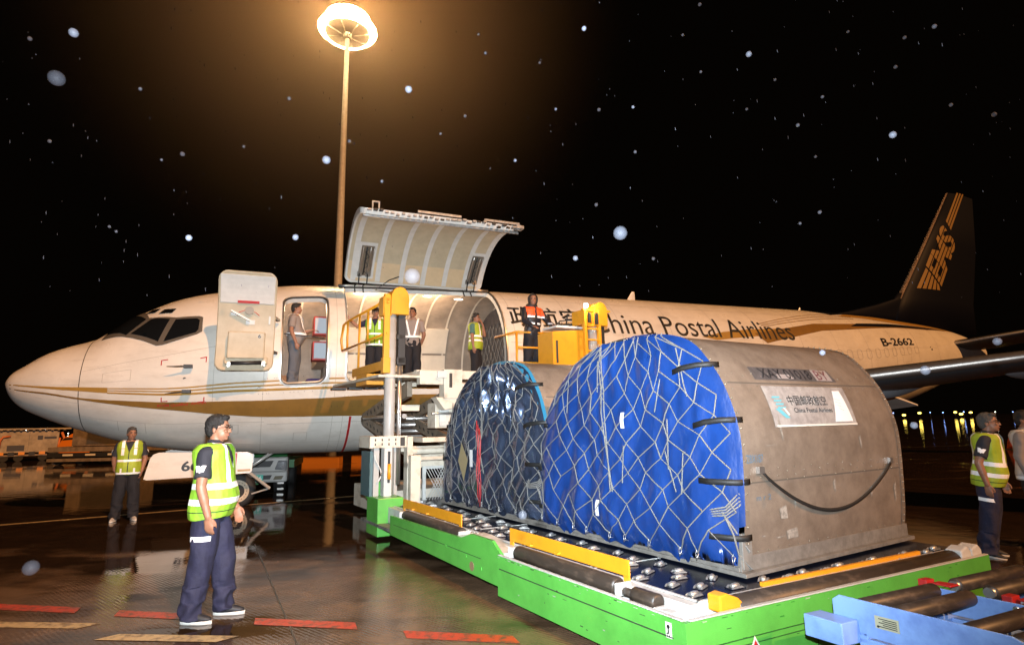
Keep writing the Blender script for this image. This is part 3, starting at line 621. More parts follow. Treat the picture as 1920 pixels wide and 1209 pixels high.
for x0, x1, y in ((-4.8, -3.92, 5.42), (-3.5, -2.75, 5.17), (-2.16, -1.27, 4.90), (-.84, .02, 4.55), (.5, 1.3, 4.2), (-6.2, -5.3, 5.75)): mark(x0, x1, y-.03, .155, MARKR, -.17, -.06)
for x0, x1, y in ((-4.9, -3.6, 4.99), (-3.27, -2.28, 4.62), (-1.9, -.9, 4.25), (-6.3, -5.4, 5.3)): mark(x0, x1, y-.02, .115, MARKY, -.09, .12)
JT = mat('slab_joint', (.02, .017, .013), .3)
for a, c in (((-3.6, 8.0), (-1.45, 4.1)), ((-20, 6.9), (6, 15.2)), ((-1.45, 4.1), (-.9, 3.1)), ((-30, 19), (30, 30))):
    a, c = Vector((*a, 0)), Vector((*c, 0)); d_ = (c-a).normalized(); n_ = Vector((-d_.y, d_.x, 0))*.007; q = MB(); q.add([a-n_+Vector((0, 0, .003)), c-n_+Vector((0, 0, .003)), c+n_+Vector((0, 0, .003)), a+n_+Vector((0, 0, .003))], [(0, 1, 2, 3)]); tag(q.build('slab_joint', [JT]), kind='structure')
a, c = Vector((-9.4, 9.7, .004)), Vector((-3.0, 13.4, .004)); n_ = Vector((-.5, .86, 0))*.06; q = MB(); q.add([a-n_, c-n_, c+n_, a+n_], [(0, 1, 2, 3)]); tag(q.build('painted_line', [MARKY]), kind='structure')
# ------------------------------------------------------------------ cargo loader
def shear(k): return Matrix(((1, 0, 0, 0), (k, 1, 0, k), (0, 0, 1, 0), (0, 0, 0, 1)))
LS = LM @ shear(-.13)
GREEN = mat('green_machine_paint', (.095, .40, .06), .33, noise_amt=.3, nscale=3.5, bump=.12, bscale=150, coat=.25, thr=(.45, .8))
YEL = mat('yellow_safety_paint', (.72, .30, .015), .38, noise_amt=.2, nscale=5, thr=(.5, .8))
CREAM = mat('cream_machine_paint', (.60, .54, .44), .42, noise_amt=.35, nscale=5, col2=(.30, .24, .17), thr=(.5, .8))
WHITEP = mat('white_machine_paint', (.52, .52, .50), .4, noise_amt=.3, nscale=7, col2=(.34, .31, .27), thr=(.52, .8))
GREYP = mat('column_grey_paint', (.40, .40, .38), .35, noise_amt=.15, nscale=4)
DECK = mat('navy_deck_plate', (.006, .009, .022), .22, noise_amt=.5, nscale=7)
ROLL = mat('worn_black_roller', (.035, .026, .020), .42, noise_amt=.6, nscale=9, col2=(.10, .07, .05), stretch=(1, 1, 3), thr=(.5, .75))
CHROME = mat('steel_caster', (.55, .54, .52), .38, metal=.7, noise_amt=.4, nscale=25)
TAN = mat('grimy_scissor_paint', (.26, .20, .14), .45, noise_amt=.5, nscale=4)
ld = thing('cargo_loader', 'green, cream and yellow aircraft cargo loader with its bridge raised to the open cargo door', 'cargo loader', LM @ Vector((.8, 2.5, 0)))
def lp(mb, name, mats, parent=None, **k): return mb.build(name, mats, parent or ld, LS, **k)
# green skirts
q = MB()
q.prism([(-.27, .06), (1.83, .06), (1.83, .40), (-.27, .40)], .03, 'x', -1.0); q.box((-1.006, -.20, .29), (-.999, 1.80, .296), 1)
q.prism([(1.83, .12), (2.0, .12), (4.62, .16), (4.62, .40), (2.62, .43), (2.40, .50), (1.99, .50), (1.83, .40)], .03, 'x', -.965)
q.box((-.97, 2.2, .30), (-.9645, 4.5, .304), 1)
for i in range(46):
    y, z, l_ = random.uniform(-.2, 1.8), random.choice((random.uniform(.1, .38), .385, .29)), random.uniform(.005, .05); q.box((-1.0012, y, z), (-.9995, y+l_, z+random.uniform(.003, .008)), random.choice((1, 1, 3)))
for y, z in ((2.5, .27), (2.95, .30), (2.2, .21)): q.cyl((-.972, y, z), (-.966, y, z), .02, 12, 0)
q.cyl((-.9655, 2.38, .20), (-.9685, 2.38, .20), .045, 20, 2)
lp(q, 'side_skirt', [GREEN, SEAL, mat('round_warning_label', (.25, .17, .09), .5), mat('bare_chip', (.35, .36, .3), .5)], bevel=.004)
q = MB(); q.box((-1.0, -.30, .02), (2.36, -.27, .40)); q.box((-.98, -.306, .24), (2.34, -.2995, .245), 1)
for x0, x1 in ((-.55, .05), (.12, .7), (.78, 1.5)):
    for a, c in (((x0, .02), (x1, .026)), ((x0, .20), (x1, .206))): q.box((a[0], -.3035, a[1]), (c[0], -.2995, c[1]), 1)
    q.box((x0, -.3035, .02), (x0+.006, -.2995, .2), 1)
q.box((.30, -.302, .02), (1.9, -.296, .17), 2)  # recess drawn flush, its shade put into a deeper green
for i in range(50):
    x, z, l_ = random.uniform(-.95, 2.2), random.choice((random.uniform(.1, .38), .385, .24)), random.uniform(.005, .05); q.box((x, -.3015, z), (x+l_, -.2995, z+random.uniform(.003, .008)), random.choice((1, 2, 3)))
lp(q, 'rear_skirt', [GREEN, mat('dark_green_gap', (.02, .10, .02), .5), mat('shade_and_scuff_green', (.02, .2, .02), .4), mat('bare_chip')], bevel=.006)
q = MB()
for T_, r_, c_ in (((-.48, .03), .19, 0), ((-.48, .03), .15, 1)):
    cx, cz = -.46, .13; e = r_*.62
    q.add([(cx-e, -.3075-.002*c_, cz-e*.7), (cx+e, -.3075-.002*c_, cz-e*.7), (cx, -.3075-.002*c_, cz+e)], [(0, 1, 2)], c_)
lp(q, 'red_triangle_marker', [mat('sticker_white', (.6, .62, .55), .5), REDP])
q = MB(); q.box((-1.004, -.19, .285), (-1.0, -.145, .375)); q.cyl((-1.006, -.168, .35), (-1.005, -.168, .35), .012, 12, 1); q.bar((-1.0055, -.168, .345), (-1.0055, -.168, .31), .006, .006, 1); q.tube([(-1.007, -.168+.012*math.cos(a), .305+.012*math.sin(a)) for a in (1.4, .2, -1, -2.2, -3.2)], .003, 5, 1)
lp(q, 'hook_label', [mat('label_white', (.62, .6, .54), .5), LETTER])
q = MB()
for x in (-.72, -.66, -.62): q.cyl((x, -.312, .07), (x, -.302, .07), .022, 12)
lp(q, 'rear_plug', [CHROME])
# white rim and frame
q = MB(); q.box((-.998, -.268, .401), (-.962, 1.83, .409)); q.box((-.96, -.298, .401), (2.36, -.262, .409)); q.box((-.80, -.15, .22), (-.72, 5.8, .434)); q.box((-.72, -.15, .22), (2.3, -.11, .434))
q.box((-.96, -.26, .22), (-.93, 1.83, .36)); q.box((-.93, .0, .22), (-.8, .03, .40)); q.box((-.93, -.12, .22), (-.86, -.02, .40)); q.prism([(-.8, .22), (-.66, .22), (-.7, .40), (-.78, .43)], .1, 'y', -.26)
for y in (.5, 1.1, 3.0, 3.7, 4.4): q.box((-.93, y, .22), (-.8, y+.03, .37))
for x in (-.35, .3, 1.1, 1.8): q.box((x, -.26, .22), (x+.03, -.15, .36))
lp(q, 'platform_frame', [WHITEP], bevel=.006)
q = MB(); q.box((-.96, -.26, .18), (2.33, 5.85, .22)); lp(q, 'floor_pan', [mat('shaded_floor_pan', (.22, .21, .19), .5, noise_amt=.6, nscale=9)])  # pan coloured dark and mottled to stand for shade in the recess
q = MB(); q.prism([(1.84, .41), (2.4, .47), (2.56, .47), (2.75, .43), (2.75, .36), (1.84, .36)], .2, 'x', -.935)
for i in range(10): q.cyl((-.87+.05*(i % 2), 2.42+.035*i, .47), (-.87+.05*(i % 2), 2.42+.035*i, .475), .008, 8, 0)
lp(q, 'step_block', [CREAM], bevel=.012)
q = MB(); q.box((-.72, -.13, .40), (2.28, 5.85, .435)); lp(q, 'deck_plate', [DECK])
q = MB()
for y in (.9, 2.9, 3.6): q.box((-.71, y, .4355), (.0, y+.012, .439))
q.box((-.725, -.14, .436), (-.705, 5.8, .446)); q.box((-.725, -.145, .436), (2.29, -.125, .446))
lp(q, 'deck_trim', [WHITEP])
q = MB(); q.box((-.12, -.125, .4465), (1.72, -.10, .474)); lp(q, 'edge_strip', [YEL])
# side rollers, guides
for y0, y1, dn in ((.42, 1.72, 0), (2.78, 4.35, 0)):
    q = MB(); q.tube([(-.86, y0, .43), (-.86, y0+.02, .43), (-.86, y1-.02, .43), (-.86, y1, .43)], [.05, .062, .062, .05], 20); lp(q, 'side_roller', [ROLL])
    for ya in (y0-.06, y1+.03): q = MB(); q.box((-.93, ya, .38), (-.80, ya+.03, .47)); lp(q, 'roller_bracket', [WHITEP], bevel=.01)
q = MB(); q.tube([(-.86, .05, .41), (-.86, .06, .41), (-.86, .26, .41), (-.86, .27, .41)], [.04, .055, .055, .04], 18); q.cyl((-.86, .27, .41), (-.86, .38, .41), .03, 14); lp(q, 'end_roller', [ROLL])
for y0, y1 in ((.45, 2.05), (3.05, 4.75)):
    q = MB(); q.box((-.745, y0, .47), (-.73, y1, .585)); q.box((-.745, y0, .42), (-.73, y0+.06, .47)); q.box((-.745, y1-.06, .42), (-.73, y1, .47)); q.box((-.78, (y0+y1)/2, .48), (-.745, (y0+y1)/2+.05, .50)); q.box((-.78, y1-.4, .48), (-.745, y1-.35, .50)); lp(q, 'side_guide', [YEL], bevel=.004)
q = MB(); q.tube([(-.5, -.185, .375), (-.49, -.185, .375), (2.02, -.185, .375), (2.03, -.185, .375)], [.06, .083, .083, .06], 28); lp(q, 'rear_roller', [ROLL])
q = MB(); q.prism([(-.66, .39), (-.66, .49), (-.60, .50), (-.5, .46), (-.44, .40), (-.5, .38)], .1, 'y', -.25); lp(q, 'roller_end_cover', [YEL], bevel=.01)
for x in (2.04, 2.2):
    q = MB(); q.prism([(x, .39), (x, .46), (x+.1, .49), (x+.15, .44), (x+.15, .39)], .12, 'y', -.26); lp(q, 'corner_block', [WHITEP], bevel=.012)
def caster():
    q = MB(); q.tube([(-.036, 0, .012), (-.03, 0, .012), (.0, 0, .013), (.03, 0, .012), (.036, 0, .012)], [.008, .018, .021, .018, .008], 12); q.prism([(-.06, 0), (.06, 0), (.035, .017), (-.035, .017)], .012, 'y', .021); q.prism([(-.06, 0), (.06, 0), (.035, .017), (-.035, .017)], .012, 'y', -.033); q.box((-.065, -.035, 0), (.065, .035, .004), 1); return q
cs0 = caster().build('caster_roller', [CHROME, DECK]); cs0.parent = ld; first = True; k = 0
spots = []
for i in range(3):
    for j in range(23): spots.append((-.60+i*.185+(.03 if j % 2 else -.03), -.02+j*.245+(.12 if i == 1 else 0)))
for i in range(11): spots.append((.05+.2*i, -.045+(.0 if i % 2 else .05)-.02*i*.3))
for x, y in spots[:100]:
    o = cs0 if first else cs0.copy()
    if not first: C.objects.link(o); o.parent = ld
    first = False; p = LS @ Vector((x, y, .4365)); o.matrix_parent_inverse = Matrix.Translation(-ld.location); o.location = p; o.rotation_euler = (0, 0, random.uniform(-.5, .5)+.6)
# front: outrigger, columns, lift
q = MB(); q.box((-.95, 5.15, .04), (-.58, 5.62, .56)); q.box((-.60, 5.05, .10), (-.44, 5.5, .34)); q.box((-.80, 5.08, .2), (-.5, 5.16, .24)); q.box((-.9, 5.62, .5), (-.7, 5.85, .75)); lp(q, 'outrigger', [GREEN], bevel=.012)
q = MB(); q.box((-.92, 5.45, .5), (-.84, 5.6, 1.25)); q.box((-.80, 5.35, .5), (-.69, 5.5, 1.25), 1); q.box((-.60, 5.5, .5), (-.55, 5.6, 1.25)); q.box((-.96, 5.5, .55), (-.9, 5.9, 1.2), 2); q.tube([(-.87+.05*math.sin(a*.6), 5.42, .75+.05*a) for a in range(9)], .012, 6, 1)
lp(q, 'jack_housing', [GREYP, WHITEP, mat('teal_machine_paint', (.06, .12, .13), .5)], bevel=.006)
q = MB(); q.box((-.75, 5.33, .75), (-.72, 5.36, 1.2), 1); q.cyl((-.735, 5.33, .80), (-.735, 5.33, 1.02), .025, 10, 0); lp(q, 'fire_lever', [YEL, DARK])
q = MB(); q.box((-1.0, 5.4, 1.25), (-.45, 5.9, 1.42)); 
for i in range(4):
    for z in (1.285, 1.35): q.box((-.93+i*.1, 5.394, z), (-.91+i*.1, 5.401, z+.035), 1)
q.box((-.55, 5.392, 1.27), (-.48, 5.401, 1.40), 1)
lp(q, 'perforated_box', [CREAM, SEAL], bevel=.006)
def column(x, y, nm):
    c = MB(); c.tube([(x, y, .12), (x, y, 3.32)], .08, 24); o = lp(c, 'column', [GREYP])
    c = MB(); c.box((x+.10, y-.06, 2.52), (x+.21, y+.05, 3.36)); c.build('rail_channel', [DARK], o, LS, bevel=.005)
    c = MB(); c.cyl((x+.14, y, .7), (x+.14, y, 2.9), .026, 14); c.cyl((x+.18, y+.03, .7), (x+.18, y+.03, 2.5), .014, 8); c.build('piston_rod', [METAL], o, LS)
    c = MB(); c.box((x+.08, y-.06, 2.5), (x+.22, y+.08, 2.62)); c.box((x+.08, y-.06, 2.9), (x+.2, y+.08, 2.98)); c.build('rod_clamp', [SEAL], o, LS, bevel=.01)
    pf = [(x-.05, 3.28), (x-.05, 3.5)]+[(x+.09-.14*math.cos(R(a)), 3.54+.18*math.sin(R(a))) for a in range(0, 181, 12)]+[(x+.23, 3.28)]
    c = MB(); c.prism(pf, .28, 'y', y-.14); o2 = c.build('chain_cover', [YEL], o, LS, bevel=.008)
    c = MB(); c.box((x-.16, y-.1, 3.26), (x-.02, y+.1, 3.56)); c.build('cover_bracket', [YEL], o2, LS, bevel=.008)
    return o
column(-.69, 5.5, 'a'); column(2.90, 5.3, 'b')
q = MB(); q.box((-.42, 5.30, .22), (-.27, 5.42, 1.13)); lp(q, 'front_cover', [CREAM], bevel=.008)
q = MB(); q.box((-.36, 5.6, .2), (-.27, 5.75, 1.4)); q.box((-.36, 5.6, .92), (2.6, 5.75, 1.02)); q.box((-.36, 5.85, 1.16), (2.6, 6.0, 1.24)); q.tube([(-.2, 5.7, 1.17), (1.5, 5.7, 1.17)], .05, 14); q.box((-.1, 5.65, 1.3), (.7, 6.1, 1.38)); q.box((-.36, 6.5, .1), (2.6, 8.2, .5)); q.box((.0, 6.0, .95), (.4, 6.3, 1.16))
q.cyl((-.27, 5.7, 1.17), (-.19, 5.7, 1.17), .06, 14)
lp(q, 'lift_frame', [CREAM], bevel=.01)
q = MB(); 
x0, x1, z0, z1 = -.08, 1.6, .40, .90
q.box((x0-.05, 5.56, z0), (x0, 5.6, z1)); q.box((x0-.05, 5.56, z1), (x1, 5.6, z1+.04)); 
n = 40
for i in range(-12, n):
    for sg in (1, -1):
        a = x0+i*.045; pts = []
        xa, za, xb, zb = (a, z0, a+.5*.55, z1) if sg > 0 else (a+.275, z0, a, z1)
        if min(xa, xb) < x0 or max(xa, xb) > x1: 
            continue
        q.bar((xa, 5.58, za), (xb, 5.58, zb), .005, .008)
lp(q, 'mesh_guard', [WHITEP])
for sx in (-.3, .55, 1.9):
    for (ya, za, yb, zb) in ((5.8, 1.20, 8.0, 1.68), (5.8, 2.15, 8.0, 1.72)):
        q = MB(); q.prism([(ya, za-.12), (yb, zb-.09), (yb+.12, zb), (yb, zb+.09), (ya, za+.12)], .08, 'x', sx)
        for i in range(9):
            y = ya+.35+i*.19; z = za+(zb-za)*(y-ya)/(yb-ya); q.prism([(y, z-.03), (y+.05, z-.03), (y+.09, z+.03), (y+.04, z+.03)], .004, 'x', sx-.004, 1)
        lp(q, 'scissor_arm', [TAN, SEAL], bevel=.006)
q = MB(); q.box((.08, 5.6, 1.52), (.42, 5.9, 1.92)); q.box((.14, 5.57, 1.55), (.3, 5.6, 1.9), 1); q.box((.14, 5.55, 1.62), (.24, 5.57, 1.74), 2); q.box((-.35, 5.9, 1.8), (-.05, 6.1, 1.9)); q.cyl((-.0, 5.56, 1.75), (.42, 5.56, 1.75), .02, 10, 3)
lp(q, 'pivot_block', [CREAM, WHITEP, mat('label_white'), METAL], bevel=.02)
q = MB()
for z, sx in ((1.7, -.3), (1.58, -.1), (1.46, .1)): q.cyl((sx, 7.6, z), (2.2, 7.6, z), .05, 12)
q.cyl((-.3, 5.9, 1.72), (-.3, 7.9, 1.72), .04, 10); lp(q, 'cross_tube', [METAL])
# bridge platform
q = MB(); q.box((-.25, 5.55, 2.30), (3.3, 5.67, 2.44)); q.box((-.5, 7.5, 2.30), (3.3, 7.62, 2.41)); q.box((-.25, 5.67, 2.38), (3.3, 7.95, 2.42)); q.box((-.9, 5.4, 2.30), (-.25, 7.9, 2.34))
lp(q, 'bridge_deck', [CREAM], bevel=.006)
q = MB(); q.box((-.25, 5.42, 2.2), (.30, 5.55, 2.42)); q.box((.12, 5.36, 1.98), (.42, 5.55, 2.44)); q.box((.0, 5.34, 2.3), (.16, 5.37, 2.41), 1); q.box((.2, 5.35, 2.15), (.25, 5.365, 2.38), 2); q.prism([(.0, 2.0), (.42, 2.0), (.42, 1.86), (.15, 1.80)], .2, 'y', 5.4)
lp(q, 'bridge_corner_bracket', [CREAM, WHITEP, SEAL], bevel=.01)
q = MB(); q.tube([(.4, 5.6, 2.2), (.75, 5.6, 2.2), (.95, 5.6, 2.17), (1.1, 5.6, 2.05), (1.2, 5.6, 1.85)], .055, 12); lp(q, 'hose_pipe', [CREAM])
q = MB()
for i in range(4): q.tube([(.5+.3*i, 5.7+.1*i, 2.1), (1.0+.1*i, 5.8, 1.95), (1.8, 5.9, 2.05)], .02, 6)
for i in range(5): q.box((-.9+.3*i, 7.9, 2.25+.01*i), (-.65+.3*i, 8.05, 2.29+.01*i))
lp(q, 'hydraulic_hose', [DARK])
q = MB()
for x in [-.7+.35*i for i in range(12)]: q.box((x, 7.62, 2.36), (x+.25, 8.1, 2.385), 0 if x > -.2 else 1)
lp(q, 'bridge_lip', [METAL, SEAL], bevel=.005)
# left walkway rail
xr = -.79
q = MB(); q.tube([(xr, 7.75, 2.98), (xr, 7.85, 3.2), (xr, 7.72, 3.47), (xr, 7.5, 3.50), (xr, 5.35, 3.50)], .022, 10); q.tube([(xr, 7.75, 2.98), (xr, 5.35, 2.98)], .02, 10)
for y, z in ((7.45, 2.98), (6.75, 2.45), (6.3, 2.98)): q.tube([(xr, y, z), (xr, y, 3.5)], .02, 8)
q.box((xr-.02, 5.35, 3.45), (xr+.02, 5.75, 3.53))
lp(q, 'guard_rail', [YEL])
q = MB(); q.box((xr-.045, 5.38, 2.42), (xr+.045, 5.45, 3.60)); q.box((xr-.055, 5.36, 2.36), (xr+.055, 5.47, 2.60)); lp(q, 'rail_post', [YEL], bevel=.008)
q = MB(); q.box((xr-.03, 5.4, 2.42), (xr, 7.0, 2.56)); q.box((xr-.03, 6.2, 2.24), (xr+.25, 6.75, 2.42)); lp(q, 'toe_board', [YEL], bevel=.008)
# right side: rail, console, ladder cage, cap
q = MB(); z0 = 2.42
for x in (2.10, 2.95): q.tube([(x, 6.5, z0), (x, 6.5, 3.32)], .022, 8)
for z in (3.32, 3.02, 2.72): q.tube([(2.10, 6.5, z), (2.95, 6.5, z)], .02, 8)
q.tube([(2.1, 6.5, 3.32), (2.1, 7.3, 3.32)], .02, 8); lp(q, 'front_rail', [YEL])
q = MB(); q.prism([(2.10, 2.42), (2.95, 2.42), (2.95, 3.24), (2.10, 3.16)], .45, 'y', 5.35); q.box((2.16, 5.342, 2.6), (2.2, 5.35, 3.0), 1)
cn = lp(q, 'control_console', [YEL, SEAL], bevel=.015)
q = MB(); q.box((2.2, 5.38, 3.24), (2.98, 5.8, 3.28)); 
for i in range(6): q.tube([(2.3+.1*i, 5.5, 3.28), (2.32+.1*i, 5.52, 3.36)], .012, 6, 1)
q.build('control_panel', [PALE, DARK], cn, LS, bevel=.005)
q = MB(); q.tube([(2.55, 5.6, 3.28), (2.6, 5.6, 3.5), (2.8, 5.55, 3.52), (2.95, 5.5, 3.4)], .014, 6); q.tube([(2.4, 5.7, 3.28), (2.5, 5.7, 3.42), (2.75, 5.6, 3.46), (2.95, 5.5, 3.3)], .014, 6); q.tube([(2.35, 5.6, 3.3), (2.6, 5.6, 3.34), (2.85, 5.5, 3.3)], .03, 8)
q.build('cable', [DARK], cn, LS)
q = MB()
for x in (2.62, 2.92): q.box((x, 5.15, 2.42), (x+.05, 5.22, 3.56))
for z in (2.6, 2.8, 3.0, 3.2): q.box((2.62, 5.16, z), (2.97, 5.2, z+.03))
q.box((2.62, 5.2, 3.3), (2.95, 5.5, 3.56)); q.box((2.62, 5.17, 3.54), (3.2, 5.24, 3.58)); lp(q, 'ladder_cage', [YEL], bevel=.006)
q = MB(); q.box((2.69, 5.12, 3.32), (2.74, 5.15, 3.5)); q.box((2.84, 5.13, 3.3), (2.9, 5.16, 3.5)); lp(q, 'cage_slot', [DARK])
q = MB(); q.ell((2.64, 5.12, 3.62), (.045, .03, .045)); wl = lp(q, 'work_lamp', [mat('work_lamp_glow', (1, 1, 1), .5, emit=(1, .97, .85), estr=40)])
pl = bpy.data.lights.new('work_lamp_light', 'POINT'); pl.energy = 14; pl.color = (1, .93, .8); pl.shadow_soft_size = .05; plo = bpy.data.objects.new('work_lamp_light', pl); C.objects.link(plo); plo.location = LS @ Vector((2.64, 4.98, 3.66))
q = MB(); q.box((1.3, 6.2, 2.42), (1.55, 6.4, 2.53)); lp(q, 'wheel_chock', [YEL], bevel=.01)
q = MB()
for y in (5.9, 7.3): q.tube([(2.7, y, .0+.38), (2.95, y, .38)], .38, 24, 0); q.tube([(-.1, y, .38), (.15, y, .38)], .38, 24, 0)
q2 = q
for y in (7.0, 3.2):
    for x in (.0, 1.9):
        q = MB(); q.tube([(x, y, .2), (x+.2, y, .2)], .2, 24); lp(q, 'wheel', [TYRE])
# ------------------------------------------------------------------ air cargo containers
ALU = mat('worn_container_aluminium', (.26, .21, .165), .42, metal=.25, noise_amt=.3, nscale=5, col2=(.17, .135, .105), bump=.25, bscale=220)
ALU2 = mat('container_frame_aluminium', (.36, .34, .31), .38, metal=.5, noise_amt=.35, nscale=9)
BLUE = mat('blue_curtain_fabric', (.009, .042, .20), .30, noise_amt=.45, nscale=4, bump=.7, bscale=6, thr=(.35, .75), coat=.5, stretch=(1, 1, .55))
FOIL = mat('shiny_dark_blue_cover', (.12, .165, .28), .22, metal=.75, noise_amt=.6, nscale=4, bump=1, bscale=4.5, coat=.8, stretch=(1, 1, .6))
TEAL = mat('teal_cover_edge', (.03, .18, .30), .35)
ROPE = mat('grey_net_rope', (.155, .15, .14), .7)
STRAPM = mat('black_webbing', (.01, .01, .01), .6)
BLUEM = mat('blue_marker', (.08, .15, .22), .6)
PRF = [(.0, .46), (-.05, .75), (-.08, 1.25), (-.07, 1.53), (.01, 1.81), (.14, 2.04), (.34, 2.24), (.71, 2.335), (1.23, 2.345), (1.66, 2.24), (1.98, 2.04), (2.2, 1.82), (2.34, 1.6), (2.45, 1.3), (2.48, .94), (2.46, .46)]
def crspline(P, n=5):
    out = []; k = len(P)
    for i in range(k-1):
        p0, p1, p2, p3 = P[max(i-1, 0)], P[i], P[i+1], P[min(i+2, k-1)]
        for j in range(n):
            t = j/n; out.append(tuple(.5*((2*b)+(-a+c)*t+(2*a-5*b+4*c-d)*t*t+(-a+3*b-3*c+d)*t**3) for a, b, c, d in zip(p0, p1, p2, p3)))
    out.append(P[-1]); return out
PR = crspline(PRF)
ARC = [0]
for a, c in zip(PR, PR[1:]): ARC.append(ARC[-1]+math.hypot(c[0]-a[0], c[1]-a[1]))
def side(x, s, off=0):   # point on the container skin, s = girth from the bottom right edge
    i = 0
    while i < len(ARC)-2 and s > ARC[i+1]: i += 1
    t = (s-ARC[i])/(ARC[i+1]-ARC[i]); a, c = PR[i], PR[i+1]; y, z = a[0]+(c[0]-a[0])*t, a[1]+(c[1]-a[1])*t
    nx, ny = c[1]-a[1], -(c[0]-a[0]); l_ = math.hypot(nx, ny)
    return Vector((x, y-nx/l_*off if False else y-abs(nx)/l_*off*(1 if a[0] < 1.2 else -1), z+(-ny/l_*off if False else abs(ny)/l_*off)))
def inside(z):   # y range of the arch at height z
    ys = []
    for a, c in zip(PR, PR[1:]):
        if (a[1]-z)*(c[1]-z) <= 0 and a[1] != c[1]: ys.append(a[0]+(c[0]-a[0])*(z-a[1])/(c[1]-a[1]))
    return (min(ys), max(ys)) if len(ys) > 1 else (1.1, 1.3)
def container(name, label, yoff, kind):
    X = LM @ Matrix.Translation((0, yoff, 0)) @ Matrix(((1, 0, 0, 0), (-.058, 1, 0, 0), (0, 0, 1, 0), (0, 0, 0, 1)))
    root = thing('air_cargo_container', label, 'cargo container', X @ Vector((1.1, 1.2, .45)), 'air cargo containers on the loader')
    D = 2.26; B = lambda q, n, m, p=root, **k: q.build(n, m, p, X, **k)
    q = MB(); q.grid([[side(x, s) for s in [ARC[-1]*i/90 for i in range(91)]] for x in [D*i/12 for i in range(13)]], 0, True)
    q.prism(PR, .01, 'x', D-.011); shl = B(q, 'shell', [ALU], recalc=True)
    q = MB(); q.box((-.07, -.08, .455), (D+.05, 2.54, .485)); q.box((-.05, -.035, .485), (D+.03, -.01, .59)); q.box((-.02, 2.47, .485), (D+.03, 2.50, .565)); q.box((-.06, -.02, .485), (-.04, 2.5, .515)); q.box((-.045, -.03, .487), (.05, .16, .60)); q.box((-.035, -.045, .5), (.07, -.012, .75)); q.box((-.035, 2.485, .5), (.07, 2.51, 1.3)); q.box((-.04, 2.4, .487), (.02, 2.5, 1.0))
    for i in range(60): q.box((-.062, .02+i*.041, .516), (-.05, .045+i*.041, .522), 1)
    base = B(q, 'base_pallet', [ALU2, METAL], bevel=.005)
    q = MB()
    for (sa, sb) in ((0, 0), (D-.02, D-.02)):
        for i in range(90):
            pass
    q.grid([[side(x, .05+(ARC[-1]-.1)*i/90, .006) for i in range(91)] for x in (-.015, .05)], 0, True); q.grid([[side(x, .05+(ARC[-1]-.1)*i/90, .006) for i in range(91)] for x in (D-.05, D+.005)], 0, True)
    B(q, 'edge_frame', [ALU], recalc=True)
    q = MB()
    for s in (.66, 1.44): q.grid([[side(.05+(D-.1)*i/8, s+e, .004) for e in (-.012, .0)] for i in range(9)], 1)
    for s, n in ((.72, 20), (.66, 20), (1.5, 20), (1.38, 20), (.12, 34)):
        for i in range(n):
            p = side(.08+(D-.16)*i/(n-1)+random.uniform(-.01, .01), s+(.03 if i % 2 else 0), .004); q.ell(p, .005, 0, 6)
    for i in range(40):
        p = side(.02, .1+i*.12, .008); q.ell(p, .009, 0, 6); p = side(D-.02, .1+i*.06, .008); q.ell(p, .008, 0, 6)
    merge_into(shl, B(q, 'rivet_rows', [mat('rivet_metal', (.30, .26, .2), .35, metal=.7), mat('lap_seam', (.10, .085, .07), .6)]))
    # curtain
    nu, nv = 90, 80; P = []
    hem = lambda y: .53+.03*math.sin(y*9+yoff)+.03*math.sin(y*21+1)
    def cy(y, z, e=0):
        yl, yr = inside(z); m_ = min(y-yl, yr-y, z-.40 if z < 1 else 9, 2.345-z+.02); edge = max(0, min(1, m_/.25))
        n1 = noise.noise(Vector((y*3+yoff, z*1.1, 3)))*.045+noise.noise(Vector((y*8, z*1.8, yoff)))*.030+noise.noise(Vector((y*20, z*6, yoff)))*.006-abs(noise.noise(Vector((y*5.5+z*1.5, z*2.2, 9))))*.035
        if kind == 'foil': n1 = noise.noise(Vector((y*5+yoff, z*2.4, 3)))*.07+abs(noise.noise(Vector((y*11, z*4.5, yoff))))*.05+abs(noise.noise(Vector((y*7+2, z*4, 7))))*.24*max(0, min(1, (z-1.35)/.5))
        seam = -.02*math.exp(-((y-1.30)/.03)**2)
        return -.03-(edge**.6)*(.07+(.04*math.exp(-((z-.75)/.25)**2)))+n1*edge+seam-e
    for i in range(nv+1):
        t = i/nv; row = []
        for j in range(nu+1):
            z = .5+t*1.83; yl, yr = inside(z); y = yl+.015+(yr-yl-.03)*j/nu
            if i == 0: z = hem(y)-(.02 if y > .4 else -.35*(.4-y))
            row.append(Vector((cy(y, z), y, z)))
        P.append(row)
    q = MB(); q.grid(P, 0, True); 
    if kind == 'foil': q.add([(-.12, 1.78, 1.33), (-.12, 1.60, 1.10), (-.12, 1.72, .82), (-.12, 1.88, 1.08)], [(0, 1, 2, 3)], 1); q.add([(-.13, 1.45, 1.24), (-.13, 1.53, 1.24), (-.13, 1.53, 1.02), (-.13, 1.45, 1.02)], [(0, 1, 2, 3)], 2)
    cu = B(q, 'curtain', [BLUE if kind == 'blue' else FOIL, mat('tan_patch', (.30, .24, .13), .6), mat('paper_white', (.75, .75, .75), .6)], recalc=False)
    q = MB(); hemP = []
    for i in range(60):
        s = .35+(ARC[-1]/2-.5)*i/59; a = side(-.015, s, .015); z = a.z; yl, yr = inside(z) if z < 2.3 else (a.y, 2); hemP.append([a, Vector((-.03, a.y+.03, a.z-.01)), Vector((-.05, a.y+.11, a.z-.03))])
    q.grid(hemP, 0, True); B(q, 'curtain_hem', [BLUE if kind == 'blue' else TEAL], cu, recalc=False)
    # net
    q = MB(); N = {}; rows, cols = 12, 9
